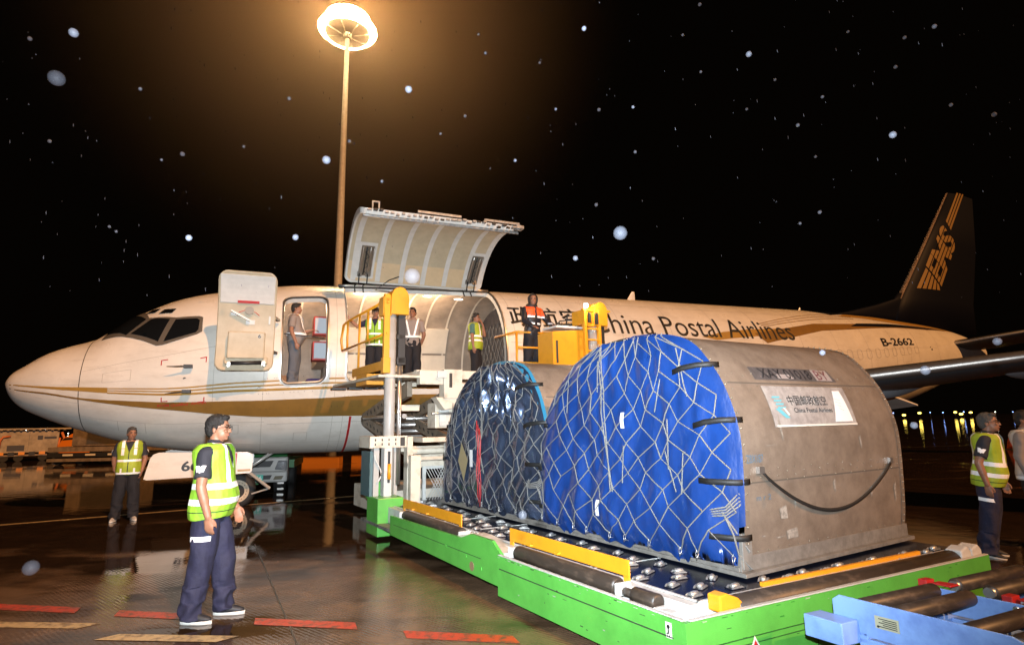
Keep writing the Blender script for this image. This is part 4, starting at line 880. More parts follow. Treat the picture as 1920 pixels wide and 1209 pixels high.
    for i in range(rows+1):
        for j in range(cols+1):
            t = i/rows; z = .58+(2.30-.58)*(t**.92); yl, yr = inside(min(2.33, z)); w_ = (yr-yl-.04)
            u = (j+(.5 if i % 2 else 0))/(cols+.5); g_ = u+.02*math.sin(i*1.7+j*2.3)
            sag = .10*math.sin(math.pi*u)*math.sin(math.pi*t)*(1 if kind == 'blue' else .4)
            y = yl+.02+w_*min(1, max(0, g_))+random.uniform(-.012, .012); z = z-sag+random.uniform(-.015, .015); z = max(.56, min(2.33, z)); yl, yr = inside(z); y = min(max(y, yl+.01), yr-.01)
            N[i, j] = (y, z)
    def rope(a, c, r_=.0055):
        pts = []; xa, xc = cy(*a)-.012, cy(*c)-.012
        for k in range(5):
            t = k/4; y = a[0]+(c[0]-a[0])*t; z = a[1]+(c[1]-a[1])*t; pts.append(Vector((min(xa+(xc-xa)*t, cy(y, z)-.006), y, z)))
        q.tube(pts, r_, 5, 0, False)
    for i in range(rows):
        for j in range(cols+1):
            ds = (0, -1) if i % 2 == 0 else (0, 1)
            for d_ in ds:
                if (i+1, j+d_) in N and random.random() > (.04 if kind == 'blue' else .1): rope(N[i, j], N[i+1, j+d_], random.choice((.0045, .005, .006)))
    for j in range(cols+1):
        a = N[rows, j]; rope(a, (a[0], min(2.34, a[1]+.05)))
    for k in range(8 if kind == 'blue' else 14):
        y = random.uniform(.2, 2.2); z = random.uniform(1.3, 2.25); rope((y, z), (y+random.uniform(-.12, .12), z-random.uniform(.15, .45)), .006)
    # ropes gathered down the middle seam and tied off at the right edge
    for k in range(2): rope((1.30+.03*k, 2.3), (1.24+.02*k, 1.45), .007); rope((1.24+.02*k, 1.45), (1.20-.02*k, .95), .007)
    for k in range(4): q.tube([(-.10, .35-.05*k, .95), (-.12, .16, .86+.015*k), (-.10, .02, .88+.02*k), (-.04, -.05, .95+.03*k), (.02, -.055, 1.0)], .007, 5, 0, False)
    q.tube([(-.10, .05, .9), (-.09, -.02, .75), (-.06, -.03, .6), (.04, -.055, .5)], .008, 5, 0, False); q.tube([(-.10, .06, .9), (-.08, -.01, .8), (.03, -.055, .62)], .008, 5, 0, False)
    B(q, 'cargo_net', [ROPE], recalc=False)
    for j in range(0, cols+1):
        q = MB(); y, z = N[0, j]; x = cy(y, z)-.02; q.tube([(x, y-.015, z), (x-.012, y, z-.05), (x, y+.015, z), (x, y, z+.02)], .004, 5); q.tube([(x-.004, y, z-.03), (-.075, y+.01, .53)], .004, 5); B(q, 'net_hook', [METAL])
    for z, a in ((2.02, .14), (1.58, -.03), (1.12, -.045), (.72, -.02)):
        q = MB(); q.grid([[Vector((x, y, z+e-.25*(max(0, y-a-.1) if z > 1.3 else .0))) for e in (-.022, .022)] for x, y in ((.06, a-.035-(.0 if z < 1.3 else .0)), (.0, a-.04), (-.05, a-.02), (-.09, a+.05), (-.13, a+.16), (-.125, a+.27))], 0, True)
        o = B(q, 'strap', [STRAPM]); sl_ = o.modifiers.new('s', 'SOLIDIFY'); sl_.thickness = .006
        if z < 1.7:
            b_ = inside(z)[1]; q = MB(); q.grid([[Vector((x, y, z+e-.03)) for e in (-.022, .022)] for x, y in ((.03, b_+.03), (-.03, b_+.03), (-.09, b_-.05), (-.12, b_-.16))], 0, True); o = B(q, 'strap', [STRAPM]); sl_ = o.modifiers.new('s', 'SOLIDIFY'); sl_.thickness = .006
    return root, shl, B
cA, XA, BA = container('a', 'air cargo container with a bright blue curtain under a rope net, nearest the camera', 0, 'blue')
cB, XB, BB = container('b', 'air cargo container with a shiny dark blue cover, farther along the loader', 2.40, 'foil')
def sdec(q, bm, mi, off=.006): bm_into(q, slice_bm(bm, 0, .06), lambda x, y: side(x, y, off), mi)
q = MB(); sdec(q, polymesh([[(.42, 1.47), (1.58, 1.47), (1.54, 1.60), (.42, 1.60)]]), 0, .005); sdec(q, polymesh([[(1.28, 1.475), (1.52, 1.475), (1.52, 1.595), (1.28, 1.595)]]), 1, .007); sdec(q, polymesh([[(.74, 1.485), (.95, 1.485), (.93, 1.53), (.74, 1.53)]]), 1, .007)
sdec(q, fit_bm(textmesh('XAY 01018', 1, offset=.0), .52, 1.485, 1.23, 1.585), 2, .009); sdec(q, fit_bm(textmesh('BY', 1), 1.31, 1.485, 1.49, 1.585), 3, .009)
BA(q, 'number_plate', [mat('smeared_grey_paint', (.11, .10, .10), .4, noise_amt=.5, nscale=9), mat('pale_grey_plate', (.30, .27, .26), .4), LETTER, mat('faded_maroon', (.14, .05, .06), .5)])
q = MB(); sdec(q, polymesh([[(.44, 1.06), (1.60, 1.06), (1.60, 1.41), (.44, 1.41)]]), 0, .005)
sdec(q, fit_bm(textmesh('中国邮政航空', 1, offset=.004), .70, 1.235, 1.25, 1.325), 1, .008); sdec(q, fit_bm(textmesh('China Postal Airlines', 1, offset=.004), .74, 1.175, 1.28, 1.215), 1, .008)
sdec(q, polymesh([[(.46, 1.06), (1.60, 1.06), (1.60, 1.075), (.46, 1.075)]]), 2, .008)
for k in range(4): sdec(q, polymesh([[(.515+.01*k, 1.315-.03*k), (.62+.01*k, 1.315-.03*k), (.60+.01*k, 1.30-.03*k), (.505+.01*k, 1.30-.03*k)]]), 3, .008)
sdec(q, polymesh([[(.50, 1.21), (.56, 1.21), (.66, 1.13), (.60, 1.13)]]), 3, .008); sdec(q, polymesh([[(.60, 1.22), (.63, 1.21), (.665, 1.16), (.645, 1.15)]]), 2, .009)
lab = BA(q, 'airline_placard', [mat('dull_placard', (.36, .34, .32), .35, noise_amt=.35, nscale=12, col2=(.24, .22, .21)), LETTER, mat('label_white'), mat('faded_cyan', (.12, .38, .45), .5)])
q = MB(); sdec(q, polymesh([[(1.27, 1.09), (1.54, 1.09), (1.51, 1.37), (1.40, 1.37)]]), 0, .011)
for k in range(4): sdec(q, polymesh([[(1.36+.01*k, 1.30-.03*k), (1.45, 1.28-.03*k), (1.45, 1.277-.03*k), (1.36+.01*k, 1.297-.03*k)]]), 1, .013)
BA(q, 'paper_sheet', [mat('paper_white'), mat('pencil_grey', (.35, .35, .35), .6)])
q = MB(); P = []
for i in range(25):
    t = i/24; x = .18+1.86*t; s = .74-.36*math.sin(math.pi*min(1, t*1.0))**.85-.02*t; P.append(side(x, s, .02+.012*math.sin(math.pi*t)))
for e in (0,): q.grid([[p+Vector((0, 0, d_)) for d_ in (-.014, .014)] for p in P], 0, True)
q.box((P[0].x-.03, P[0].y-.01, P[0].z-.02), (P[0].x+.03, P[0].y+.02, P[0].z+.03), 1); q.box((P[-1].x-.02, P[-1].y-.005, P[-1].z-.02), (P[-1].x+.03, P[-1].y+.02, P[-1].z+.03), 1)
o = BA(q, 'pull_strap', [STRAPM, METAL]); sl_ = o.modifiers.new('s', 'SOLIDIFY'); sl_.thickness = .005
q = MB()
for (x, s, w_, h_, a) in ((.42, .36, .08, .10, 0), (.50, .20, .14, .08, 0), (.38, .22, .10, .012, .3), (.2, .25, .03, .01, 0), (.6, .42, .01, .09, 1), (1.15, .5, .01, .12, 1), (.5, .95, .01, .2, 1), (1.9, .6, .04, .03, 0), (1.7, .42, .02, .10, 1), (2.1, .35, .02, .18, 1), (.3, .92, .12, .006, .4), (1.6, .85, .01, .12, 1)):
    sdec(q, polymesh([[(x, s), (x+w_, s+a*.03), (x+w_*.8, s+h_), (x-.02, s+h_*.8)]]), 0, .0055)
for (x, s, t_) in ((.03, .80, 'ZBX187'),): sdec(q, fit_bm(textmesh(t_, 1), x, s, x+.2, s+.06), 1, .009)
sdec(q, fit_bm(textmesh('m r 2', 1), .13, .52, .3, .56), 1, .008)
merge_into(XA, BA(q, 'scuff_marks', [mat('pale_scuff', (.34, .31, .27), .5, noise_amt=.5, nscale=30), BLUEM]))
# two ties hanging on the curtain
for (y, z, r_) in ((.98, 1.66, .25), (1.37, .86, .3)):
    q = MB(); q.grid([[Vector((-.165-.004*i, y+e+.01*math.sin(i), z-.035*i)) for e in (-.022, .022)] for i in range(5)], 0, True); BA(q, 'paper_tag', [mat('paper_white')])
q = MB()
for k in range(3): q.tube([(-.19, 1.22-.04*k+.02*math.sin(2*t+k), 1.62-.16*t-.05*k) for t in range(7)], .0055, 6)
BB(q, 'red_cord', [REDP])
# ------------------------------------------------------------------ blue roller dolly
DB = mat('light_blue_machine_paint', (.22, .38, .78), .4, noise_amt=.2, nscale=5, col2=(.11, .20, .52), coat=.15, thr=(.45, .8))
DS = LM @ shear(-.17) @ Matrix.Translation((-.02, .05, .03))
dl = thing('roller_dolly', 'light blue roller dolly with black rollers and red stops, parked against the green loader', 'dolly', LM @ Vector((.8, -1.9, 0)))
def dp(mb, name, mats, parent=None, **k): return mb.build(name, mats, parent or dl, DS, **k)
q = MB(); q.prism([(-.72, .34), (-.72, .50), (-.76, .53), (-1.55, .53), (-1.62, .50), (-3.4, .50), (-3.4, .34)], .012, 'x', -.26); dp(q, 'side_plate', [DB], bevel=.004)
q = MB(); q.box((-.40, -.86, .30), (-.26, -.64, .42)); q.box((-.26, -.90, .30), (2.0, -.82, .36)); dp(q, 'end_beam', [DB], bevel=.006)
for x in (.46, 1.5):
    q = MB(); q.prism([(-.74, .36), (-.74, .47), (-.80, .50), (-3.4, .50), (-3.4, .36)], .012, 'x', x); q.prism([(-.74, .36), (-.74, .45), (-3.4, .45), (-3.4, .36)], .012, 'x', x+.16 if x < 1 else x-.08)
    for y in (-.84, -1.25, -1.7): q.cyl((x-.012, y, .47), (x+.0, y, .47), .018, 12, 1)
    dp(q, 'side_plate', [DB, METAL], bevel=.004)
q = MB(); q.box((-.26, -3.4, .10), (-.18, -.85, .33)); q.box((.5, -3.4, .12), (.58, -.9, .33)); q.box((1.85, -3.4, .12), (1.93, -.9, .33)); 
for y in (-1.2, -1.95, -2.7): q.box((-.2, y, .30), (1.9, y+.07, .35))
dp(q, 'chassis', [DB], bevel=.006)
ys = (-.86, -1.04, -1.36, -1.55, -1.8, -2.0, -2.25, -2.5, -2.8, -3.1)
for x0, x1 in ((-.22, .44), (.66, 1.40)):
    for y in ys:
        q = MB(); q.tube([(x0, y, .485), (x0+.01, y, .485), (x1-.01, y, .485), (x1, y, .485)], [.03, .044, .044, .042], 18); ro = dp(q, 'conveyor_roller', [ROLL])
        q = MB(); q.tube([(x0-.02, y, .485), (x0+.04, y, .485)], .03, 12); q.build('roller_cap', [METAL], ro, DS)
for x in (.52,):
    for y in (-.80, -1.22):
        q = MB(); q.box((x-.05, y-.01, .47), (x+.03, y+.04, .53)); q.prism([(x-.02, y-.12), (x+.07, y-.12), (x+.05, y-.02), (x-.02, y-.02)], .012, 'z', .505); dp(q, 'stop_block', [REDP], bevel=.004)
q = MB(); q.box((-.265, -1.07, .405), (-.262, -.95, .47))
for k in range(5): q.box((-.2665, -1.06, .415+.010*k), (-.265, -.97-.02*(k % 2), .419+.010*k), 1)
q.cyl((-.267, -.965, .415), (-.265, -.965, .415), .006, 10, 1); dp(q, 'rating_plate', [mat('brass_plate', (.42, .42, .30), .5), LETTER])
for x in (.0, 1.5):
    for y in (-1.2, -2.9):
        q = MB(); q.tube([(x, y, .12), (x+.1, y, .12)], .12, 20); dp(q, 'wheel', [TYRE])
# ------------------------------------------------------------------ floodlight mast
MX, MY = -13.62, 42
mk = math.tan(0)
ms = thing('light_mast', 'tall tapered floodlight mast with a blazing ring of lamps behind the aircraft', 'light mast', (MX, MY, 0))
MASTP = mat('mast_galvanised', (.55, .52, .46), .5, noise_amt=.2, nscale=3)
LGLOW = mat('sodium_lamp_glow', (1, .8, .5), .5, emit=(1, .70, .36), estr=140)
q = MB(); q.tube([(MX, MY, z) for z in (0, 8, 16, 24, 34.2)], [.38, .34, .29, .24, .18], 20); q.build('pole', [MASTP], ms)
q = MB(); q.tube([(MX+2.0*math.cos(a), MY+2.0*math.sin(a), 34.4) for a in [2*math.pi*k/32 for k in range(33)]], .06, 8, cap=False)
for k in range(8): a = 2*math.pi*k/8; q.tube([(MX+.2*math.cos(a), MY+.2*math.sin(a), 34.2), (MX+2*math.cos(a), MY+2*math.sin(a), 34.4)], .04, 6)
q.cyl((MX, MY, 34.0), (MX, MY, 34.9), .35, 16); q.tube([(MX, MY, 34.5), (MX, MY, 34.55)], 1.85, 32); q.build('lamp_ring', [MASTP], ms)
for k in range(16):  # upper ring of lamps, added to fill out the glare
    a = 2*math.pi*(k+.5)/16; c = Vector((MX+1.6*math.cos(a), MY+1.6*math.sin(a), 35.7)); M = Matrix.Translation(c) @ Matrix.Rotation(a, 4, 'Z') @ Matrix.Rotation(R(30), 4, 'Y')
    q = MB(); q.box((-.16, -.28, -.3), (.10, .28, .3), 0, M); o = q.build('floodlight', [MASTP], ms, bevel=.02)
    q = MB(); q.box((.102, -.27, -.29), (.118, .27, .29), 0, M); q.build('lamp_glare_glass', [LGLOW], o)
for k in range(22):
    a = 2*math.pi*k/22; c = Vector((MX+2.15*math.cos(a), MY+2.15*math.sin(a), 34.7)); M = Matrix.Translation(c) @ Matrix.Rotation(a, 4, 'Z') @ Matrix.Rotation(R(38), 4, 'Y')
    q = MB(); q.box((-.16, -.26, -.28), (.10, .26, .28), 0, M); o = q.build('floodlight', [MASTP], ms, bevel=.02)
    q = MB(); q.box((.102, -.25, -.27), (.118, .25, .27), 0, M); q.box((-.14, -.24, -.31), (.1, .24, -.285), 0, M); q.build('lamp_glare_glass', [LGLOW], o)  # second pane underneath is added to widen the glare
ml = bpy.data.lights.new('mast_light', 'POINT'); ml.energy = 30000; ml.color = (1, .55, .22); ml.shadow_soft_size = 1.8; mo = bpy.data.objects.new('mast_light', ml); C.objects.link(mo); mo.location = (MX, MY, 35.4)
# cabin lamps are lit
for s, t, e in ((6.6, .1, 80), (8.2, .1, 60), (5.1, -.1, 50), (7.4, -.5, 40)):
    cl = bpy.data.lights.new('cabin_light', 'POINT'); cl.energy = e; cl.color = (1, .70, .45); cl.shadow_soft_size = .12; co = bpy.data.objects.new('cabin_light', cl); C.objects.link(co); co.location = AM @ Vector((s, t, 1.25))
# container already stowed in the hold
HX = AM
hc = thing('stowed_container', 'dark netted container already stowed in the hold beside the cargo door', 'cargo container', AM @ Vector((10, 0, -.66)))
q = MB(); pr = [(1.5*math.cos(R(a)), -.66 if a in (0, 180) else .15+1.35*math.sin(R(a))) for a in range(0, 181, 12)]; pr = [(1.6, -.66), (1.6, .2)]+[(1.55*math.cos(R(a)), .3+1.1*math.sin(R(a))) for a in range(10, 171, 10)]+[(-1.6, .2), (-1.6, -.66)]
q.prism(pr, .9, 'x', 9.85); q.build('cover', [mat('dark_grey_cover', (.045, .045, .055), .35, noise_amt=.4, nscale=6, bump=.6, bscale=6)], hc, AM)
q = MB()
for i in range(12):
    t = 1.55-i*.26
    for sg in (1, -1): q.tube([(9.835, t+sg*.13*(k % 2), -.6+.2*k) for k in range(9 if abs(t) < 1.2 else 5)], .008, 5)
for i in range(4): q.tube([(9.9+.25*i, 1.615, -.6), (9.9+.25*i, 1.615, .2), (9.9+.25*i, 1.53, .55), (9.9+.25*i, 1.2, 1.0)], .008, 5)
q.build('cargo_net', [ROPE], hc, AM)
# galley shelf trays and boxes seen through the forward door
for i, (z, w_) in enumerate(((.42, .38), (-.12, .38))):
    q = MB(); q.box((5.30, .55, z), (5.6, .95, z+.40)); o = q.build('red_framed_case', [mat('red_case', (.40, .03, .02), .5)], None, AM, bevel=.01); tag(o, ('upper' if i == 0 else 'lower')+' red framed case with a pale panel stowed inside the forward doorway', 'case', 'cases stowed in the forward doorway')
    q = MB(); q.box((5.33, .952, z+.035), (5.57, .962, z+.365)); q.build('case_panel', [mat('pale_blue_panel', (.42, .47, .52), .5)], o, AM)
q = MB(); q.box((5.2, .2, -.68), (5.6, .9, -.5)); q.box((5.0, .1, -.68), (5.15, .5, -.55)); o = q.build('luggage_bag', [mat('purple_bag', (.06, .04, .14), .7)], None, AM, bevel=.05); tag(o, 'low purple bag lying on the floor of the forward doorway', 'bag')
q = MB(); q.box((4.75, -.9, -.68), (5.12, -.55, -.32)); o = q.build('cardboard_box', [mat('cardboard', (.20, .12, .07), .8)], None, AM); tag(o, 'brown cardboard box on the floor behind the man in the forward doorway', 'box')
q = MB(); q.tube([AM @ Vector((4.7+.04*i, 1.35, .36-.003*i)) for i in range(21)], .012, 6); o = q.build('door_strap', [DARK]); tag(o, 'thin dark barrier strap stretched across the forward doorway', 'strap')
# ------------------------------------------------------------------ small green truck beyond the nose wheel
TX = Matrix.Translation((-5.62, 14.0, -.05)) @ Matrix.Rotation(R(14), 4, 'Z') @ Matrix.Diagonal((.74, .74, .80, 1))
tk = thing('truck', 'small green and silver truck parked beyond the nose wheel, mostly hidden by the aircraft', 'truck', (-5.62, 14.0, 0))
GRT = mat('truck_green_paint', (.02, .13, .035), .3, coat=.4); SIL = mat('truck_silver_bumper', (.42, .41, .39), .3, metal=.2)
t_ = lambda q, n, m, p=tk, **k: q.build(n, m, p, TX, **k)
q = MB(); q.box((-2.0, 0, 1.13), (0, 1.7, 1.22)); q.prism([(.0, 1.2), (.25, 2.1), (1.5, 2.15), (1.7, 1.2)], 2.0, 'x', -2.0); t_(q, 'cab', [GRT], bevel=.04)
q = MB(); q.add([(-1.85, .02, 1.28), (-.15, .02, 1.28), (-.2, .235, 2.0), (-1.8, .235, 2.0)], [(0, 1, 2, 3)]); t_(q, 'windscreen', [GLASSD])
q = MB(); q.box((-2.0, -.04, .60), (0.02, .3, 1.13)); q.box((-2.0, -.10, .38), (.03, .3, .72)); t_(q, 'bumper', [SIL], bevel=.04)
q = MB(); q.prism([(-1.5, .84), (-.52, .84), (-.42, 1.02), (-1.6, 1.02)], .06, 'y', -.06); q.prism([(-1.6, .48), (-.5, .48), (-.44, .6), (-1.6, .6)], .04, 'y', -.12); t_(q, 'grille', [DARK], bevel=.01)
for x0, x1 in ((-.42, -.0), (-2.0, -1.62)):
    q = MB(); q.prism([(x0+.04, .76), (x1, .72), (x1, 1.02), (x0+.14 if x0 > -1 else x0, 1.02)], .06, 'y', -.07); h_ = t_(q, 'headlight', [mat('headlight_glass', (.35, .36, .38), .08, metal=.6, bump=.8, bscale=30)], bevel=.02)
    q = MB(); q.prism([(x0+.02, .46), (x1-.14, .46), (x1-.08, .57), (x0+.08, .57)], .05, 'y', -.12); t_(q, 'fog_lamp', [mat('fog_lamp_glass', (.3, .27, .2), .15, metal=.5)], bevel=.01)
q = MB(); q.box((-1.45, -.135, .42), (-.70, -.12, .62)); t_(q, 'number_plate', [mat('green_plate', (.08, .50, .38), .4)])
q = MB(); bm_into(q, fit_bm(textmesh('B·25256', 1, offset=.02), -1.40, .455, -.74, .585), lambda x, y: Vector((x, -.138, y)), 0); t_(q, 'plate_text', [mat('plate_white', (.8, .85, .8), .4)])
for x in (-1.8, -.45):
    for y in (.7, 3.4):
        q = MB(); q.tube([(x, y, .36), (x+.3, y, .36)], .36, 22); t_(q, 'wheel', [TYRE])
q = MB(); q.box((-2.0, 1.7, .7), (0, 4.4, .95)); q.box((-1.3, .3, .4), (-.9, .36, .3)); t_(q, 'load_bed', [GRT])
q = MB()
for z in (.12, .30): q.box((-.32, .3, z), (-.12, .34, z+.06))
t_(q, 'step_plate', [METAL])
# ------------------------------------------------------------------ ground equipment beyond the nose
q = MB(); EQ = Matrix.Translation((-25.9, 30.5, 0)) @ Matrix.Rotation(R(38), 4, 'Z')
ec = thing('equipment_cart', 'pale boxy ground power cart with an overhanging lid and orange hoses at far left', 'ground power unit', (-25.9, 30.5, 0))
e_ = lambda q, n, m, p=ec, **k: q.build(n, m, p, EQ, **k)
CARTW = mat('grimy_cart_paint', (.40, .34, .26), .5, noise_amt=.4, nscale=3)
q = MB(); q.box((-1.6, 0, .45), (.9, 1.4, 1.62)); e_(q, 'housing', [CARTW], bevel=.03)
q = MB(); q.box((-1.85, -.15, 1.66), (1.4, 1.6, 1.74)); 
for i in range(12): q.box((-1.8+.26*i, -.16, 1.62), (-1.7+.26*i, 1.55, 1.66))
e_(q, 'lid', [CARTW], bevel=.01)
q = MB(); q.box((-.35, -.006, .55), (-.34, 0, 1.6)); q.box((-1.2, -.008, .55), (-.5, 0, .85)); q.box((.0, -.01, 1.12), (.22, 0, 1.34)); q.box((.28, -.01, 1.16), (.8, 0, 1.28)); e_(q, 'panel_marks', [mat('cart_dark_mark', (.04, .04, .05), .5)])
q = MB(); q.tube([(-1.5, -.04, .7), (-1.5, -.08, 1.1), (-1.4, -.06, 1.3), (-1.1, -.03, 1.33)], .05, 8); q.tube([(1.0, -.05, 1.5), (1.2, -.08, 1.0), (1.3, -.05, .7), (1.1, -.05, .5)], .06, 8); q.tube([(.95, -.05, 1.2), (.9, -.1, .7), (1.1, -.05, .45)], .05, 8); e_(q, 'hose', [mat('orange_hose', (.55, .16, .05), .5)])
q = MB()
for i in range(6): q.box((-1.55+.42*i, -.05, .34), (-1.3+.42*i, 0, .5), i % 2)
q.box((-1.7, 0, .28), (2.2, 1.4, .36), 2); e_(q, 'chassis', [YEL, DARK, TAN])
for x in (-1.3, -.7, .3, .9):
    q = MB(); q.tube([(x, .05, .2), (x, .25, .2)], .2, 18); e_(q, 'wheel', [TYRE])
VX = Matrix.Translation((-23.2, 29.6, 0)) @ Matrix.Rotation(R(-8), 4, 'Z')
vn = thing('van', 'bright orange van front with a swept headlight parked behind the baggage trailers', 'van', (-23.2, 29.6, 0)); v_ = lambda q, n, m, p=vn, **k: q.build(n, m, p, VX, **k)
ORP = mat('orange_van_paint', (.85, .24, .02), .3, coat=.3)
q = MB(); q.prism([(-1.0, .5), (-1.0, .8), (-.75, 1.15), (-.2, 1.42), (2.4, 1.5), (2.4, .5), (1.9, .35), (-.8, .35)], 1.7, 'y', 0); v_(q, 'body', [ORP], bevel=.08)
q = MB(); q.prism([(-.7, 1.08), (-.1, 1.12), (.1, 1.22), (-.55, 1.2)], .03, 'y', -.02); v_(q, 'headlight', [DARK])
q = MB(); q.tube([(1.4, -.03, .36), (1.4, .2, .36)], .38, 22); v_(q, 'wheel', [TYRE])
# louvred box trailer and low baggage trailers
BX = Matrix.Translation((-19.1, 26.4, 0)) @ Matrix.Rotation(R(4), 4, 'Z')
bt = thing('louvred_trailer', 'tan steel box with a ribbed louvre panel standing on a low trailer under the nose', 'trailer', (-19.1, 26.4, 0)); b_ = lambda q, n, m, p=bt, **k: q.build(n, m, p, BX, **k)
q = MB(); q.box((-1.6, 0, .85), (-1.0, 1.5, 2.05)); q.box((-1.0, .05, .85), (1.3, 1.5, 1.98)); q.box((1.3, 0, .85), (1.45, 1.5, 1.98)); q.box((-1.0, -.01, .85), (1.3, .05, .93)); b_(q, 'box_body', [TAN], bevel=.02)
q = MB()
for i in range(22): q.box((-.95, .0, .96+.045*i), (1.28, .045, .975+.045*i))
b_(q, 'louvre_panel', [mat('louvre_grey', (.20, .17, .13), .5)])
q = MB(); q.box((-2.6, -.05, .60), (6.6, 1.5, .82)); b_(q, 'trailer_bed', [TAN], bevel=.01)
q = MB(); q.box((-2.6, -.06, .36), (6.6, 0, .56), 0)
for x in (-1.9, -.9, .1, 4.7, 5.7): q.box((x, -.07, .42), (x+.45, -.061, .50), 1)
q.box((-2.6, -.04, .16), (6.6, .1, .30), 2); b_(q, 'side_rail', [DARK, mat('trailer_reflector', (.7, .62, .45), .4), TAN])
for x in (-2.2, -1.2, 2.4, 5.9):
    q = MB(); q.tube([(x, .1, .2), (x, .3, .2)], .2, 18); b_(q, 'wheel', [TYRE])
# added orange blocks standing in for light reflected on the far ground
for i, (x, y, w_) in enumerate(((-12.6, 33.5, 2.2), (-9.9, 34.3, 1.1))):
    q = MB(); q.box((x, y, .25), (x+w_, y+.8, .95)); q.box((x, y-.01, .9), (x+w_, y+.8, 1.0)); o = q.build('reflection_block', [mat('orange_reflection', (.70, .26, .03), .5)], bevel=.03); tag(o, ('long' if i == 0 else 'short')+' orange block standing in for a reflection on the wet ground far behind the aircraft belly', 'ground reflection', 'reflection blocks behind the aircraft')
# distant apron lights
EMY = mat('distant_yellow_lamp', (1, .8, .2), .5, emit=(1, .72, .12), estr=6); EMB = mat('distant_blue_lamp', (.3, .5, 1), .5, emit=(.25, .4, 1), estr=5); EMW = mat('distant_white_lamp', (1, 1, 1), .5, emit=(1, .95, .85), estr=7)
fr = lambda ux, uy, D: (Vector((CP, CP, CP)), )
def at(ux, uy, D):
    X_, Y_ = ux-960, 604.5-uy; px = X_*math.cos(CR)+Y_*math.sin(CR); py = -X_*math.sin(CR)+Y_*math.cos(CR)
    d_ = Vector((px/CF, math.cos(CP)-py/CF*math.sin(CP), math.sin(CP)+py/CF*math.cos(CP))); t = D/d_.y; return Vector((0, 0, CH))+d_*t
LS_ = [(1695, 778, EMY, 1.25), (1724, 774, EMY, 1.2), (1791, 772.5, EMY, 1.1), (1802, 776, EMY, 1.3), (1820, 773, EMY, 1.1), (1916, 773, EMY, 1.2), (1675, 774, EMB, .4), (1744, 773, EMB, .35), (1768, 773, EMB, .4), (1807, 772, EMB, .45), (1866, 772, EMW, .35), (1899, 772, EMB, .35), (50, 806, EMW, .45), (85, 804, EMW, .45), (107, 814, EMW, .4), (128, 812, EMW, .3), (97, 821, EMB, .4), (108, 819, EMB, .4)]
for i, (x, y, m_, r_) in enumerate(LS_):
    D = 240 if x > 1000 else 200; p = at(x, y, D); h_ = max(.3, p.z); p.z = h_
    q = MB(); q.ell(p, (r_*.62, r_*.4, r_*.32 if m_ is EMY else r_*.5), 0, 10); q.tube([(p.x, p.y, 0), (p.x, p.y, h_-.1)], .06, 6, 1)
    o = q.build('apron_light', [m_, DARK]); col_ = {EMY: 'yellow', EMB: 'blue', EMW: 'white'}[m_]
    tag(o, f'tiny {col_} apron lamp glowing far away on the dark {"right" if x > 1000 else "left"} horizon', 'lamp', f'{col_} apron lamps on the {"right" if x > 1000 else "left"} horizon')
cn_ = thing('traffic_cone', 'orange cone mostly hidden behind the grey haired man at the right', 'cone', (22, 25, .0))
q = MB(); q.tube([(22, 25, z*.7) for z in (.03, .3, .32, .5, .52, .8, 1.05)], [.20, .155, .15, .125, .12, .07, .03], 20); q.build('cone_body', [mat('orange_fabric', (.80, .10, .02), .6)], cn_)
q = MB(); q.box((21.78, 24.78, 0), (22.22, 25.22, .03)); q.build('cone_base', [DARK], cn_, bevel=.01)
# ------------------------------------------------------------------ people
SKIN = mat('skin', (.31, .145, .085), .5, noise_amt=.12, nscale=20); HAIR = mat('black_hair', (.012, .010, .009), .55, bump=.6, bscale=160); GREYH = mat('greying_hair', (.07, .065, .06), .6, bump=.6, bscale=160)
NAVYC = mat('navy_cotton', (.017, .018, .050), .8, noise_amt=.3, nscale=14, bump=.5, bscale=16); SHIRTD = mat('dark_polo', (.022, .023, .032), .85); BLACKC = mat('black_cotton', (.010, .010, .014), .85)
GREYC = mat('grey_cotton', (.26, .22, .20), .85); GREYT = mat('grey_trousers', (.10, .11, .13), .85); TEALC = mat('teal_cotton', (.07, .17, .16), .85); BLUEC = mat('blue_polo', (.02, .07, .14), .8)
LIME = mat('lime_vest_fabric', (.27, .52, .035), .6, noise_amt=.15, nscale=8, bump=.45, bscale=14); LIME2 = mat('yellow_green_vest_fabric', (.36, .47, .03), .6, noise_amt=.15, nscale=8, bump=.45, bscale=14)
REFL = mat('reflective_tape', (.95, .96, .98), .45); TRIM = mat('vest_trim', (.01, .03, .02), .7); ORANGE = mat('orange_fabric', (.80, .10, .02), .6); SOLE = mat('shoe_sole', (.62, .60, .56), .6); SHOE = mat('black_shoe', (.015, .015, .018), .6); SHOEW = mat('pale_shoe', (.40, .36, .32), .6); GLS = mat('spectacle_frame', (.012, .01, .01), .3)
def remesh(mb, vox, sm=6, disp=None, cut=None):
    me = bpy.data.meshes.new('tmp'); me.from_pydata([tuple(v) for v in mb.v], [], mb.f)
    bm = bmesh.new(); bm.from_mesh(me); bmesh.ops.recalc_face_normals(bm, faces=bm.faces); bm.to_mesh(me); bm.free()
    o = bpy.data.objects.new('tmp', me); C.objects.link(o)
    r = o.modifiers.new('r', 'REMESH'); r.mode = 'VOXEL'; r.voxel_size = vox; r.use_smooth_shade = True
    if sm: s = o.modifiers.new('s', 'SMOOTH'); s.iterations = sm; s.factor = .5
    bpy.context.view_layer.update(); dg = bpy.context.evaluated_depsgraph_get(); out = bpy.data.meshes.new_from_object(o.evaluated_get(dg))
    bpy.data.objects.remove(o); bpy.data.meshes.remove(me)
    if disp:
        for v in out.vertices: v.co = disp(v.co)
    return out
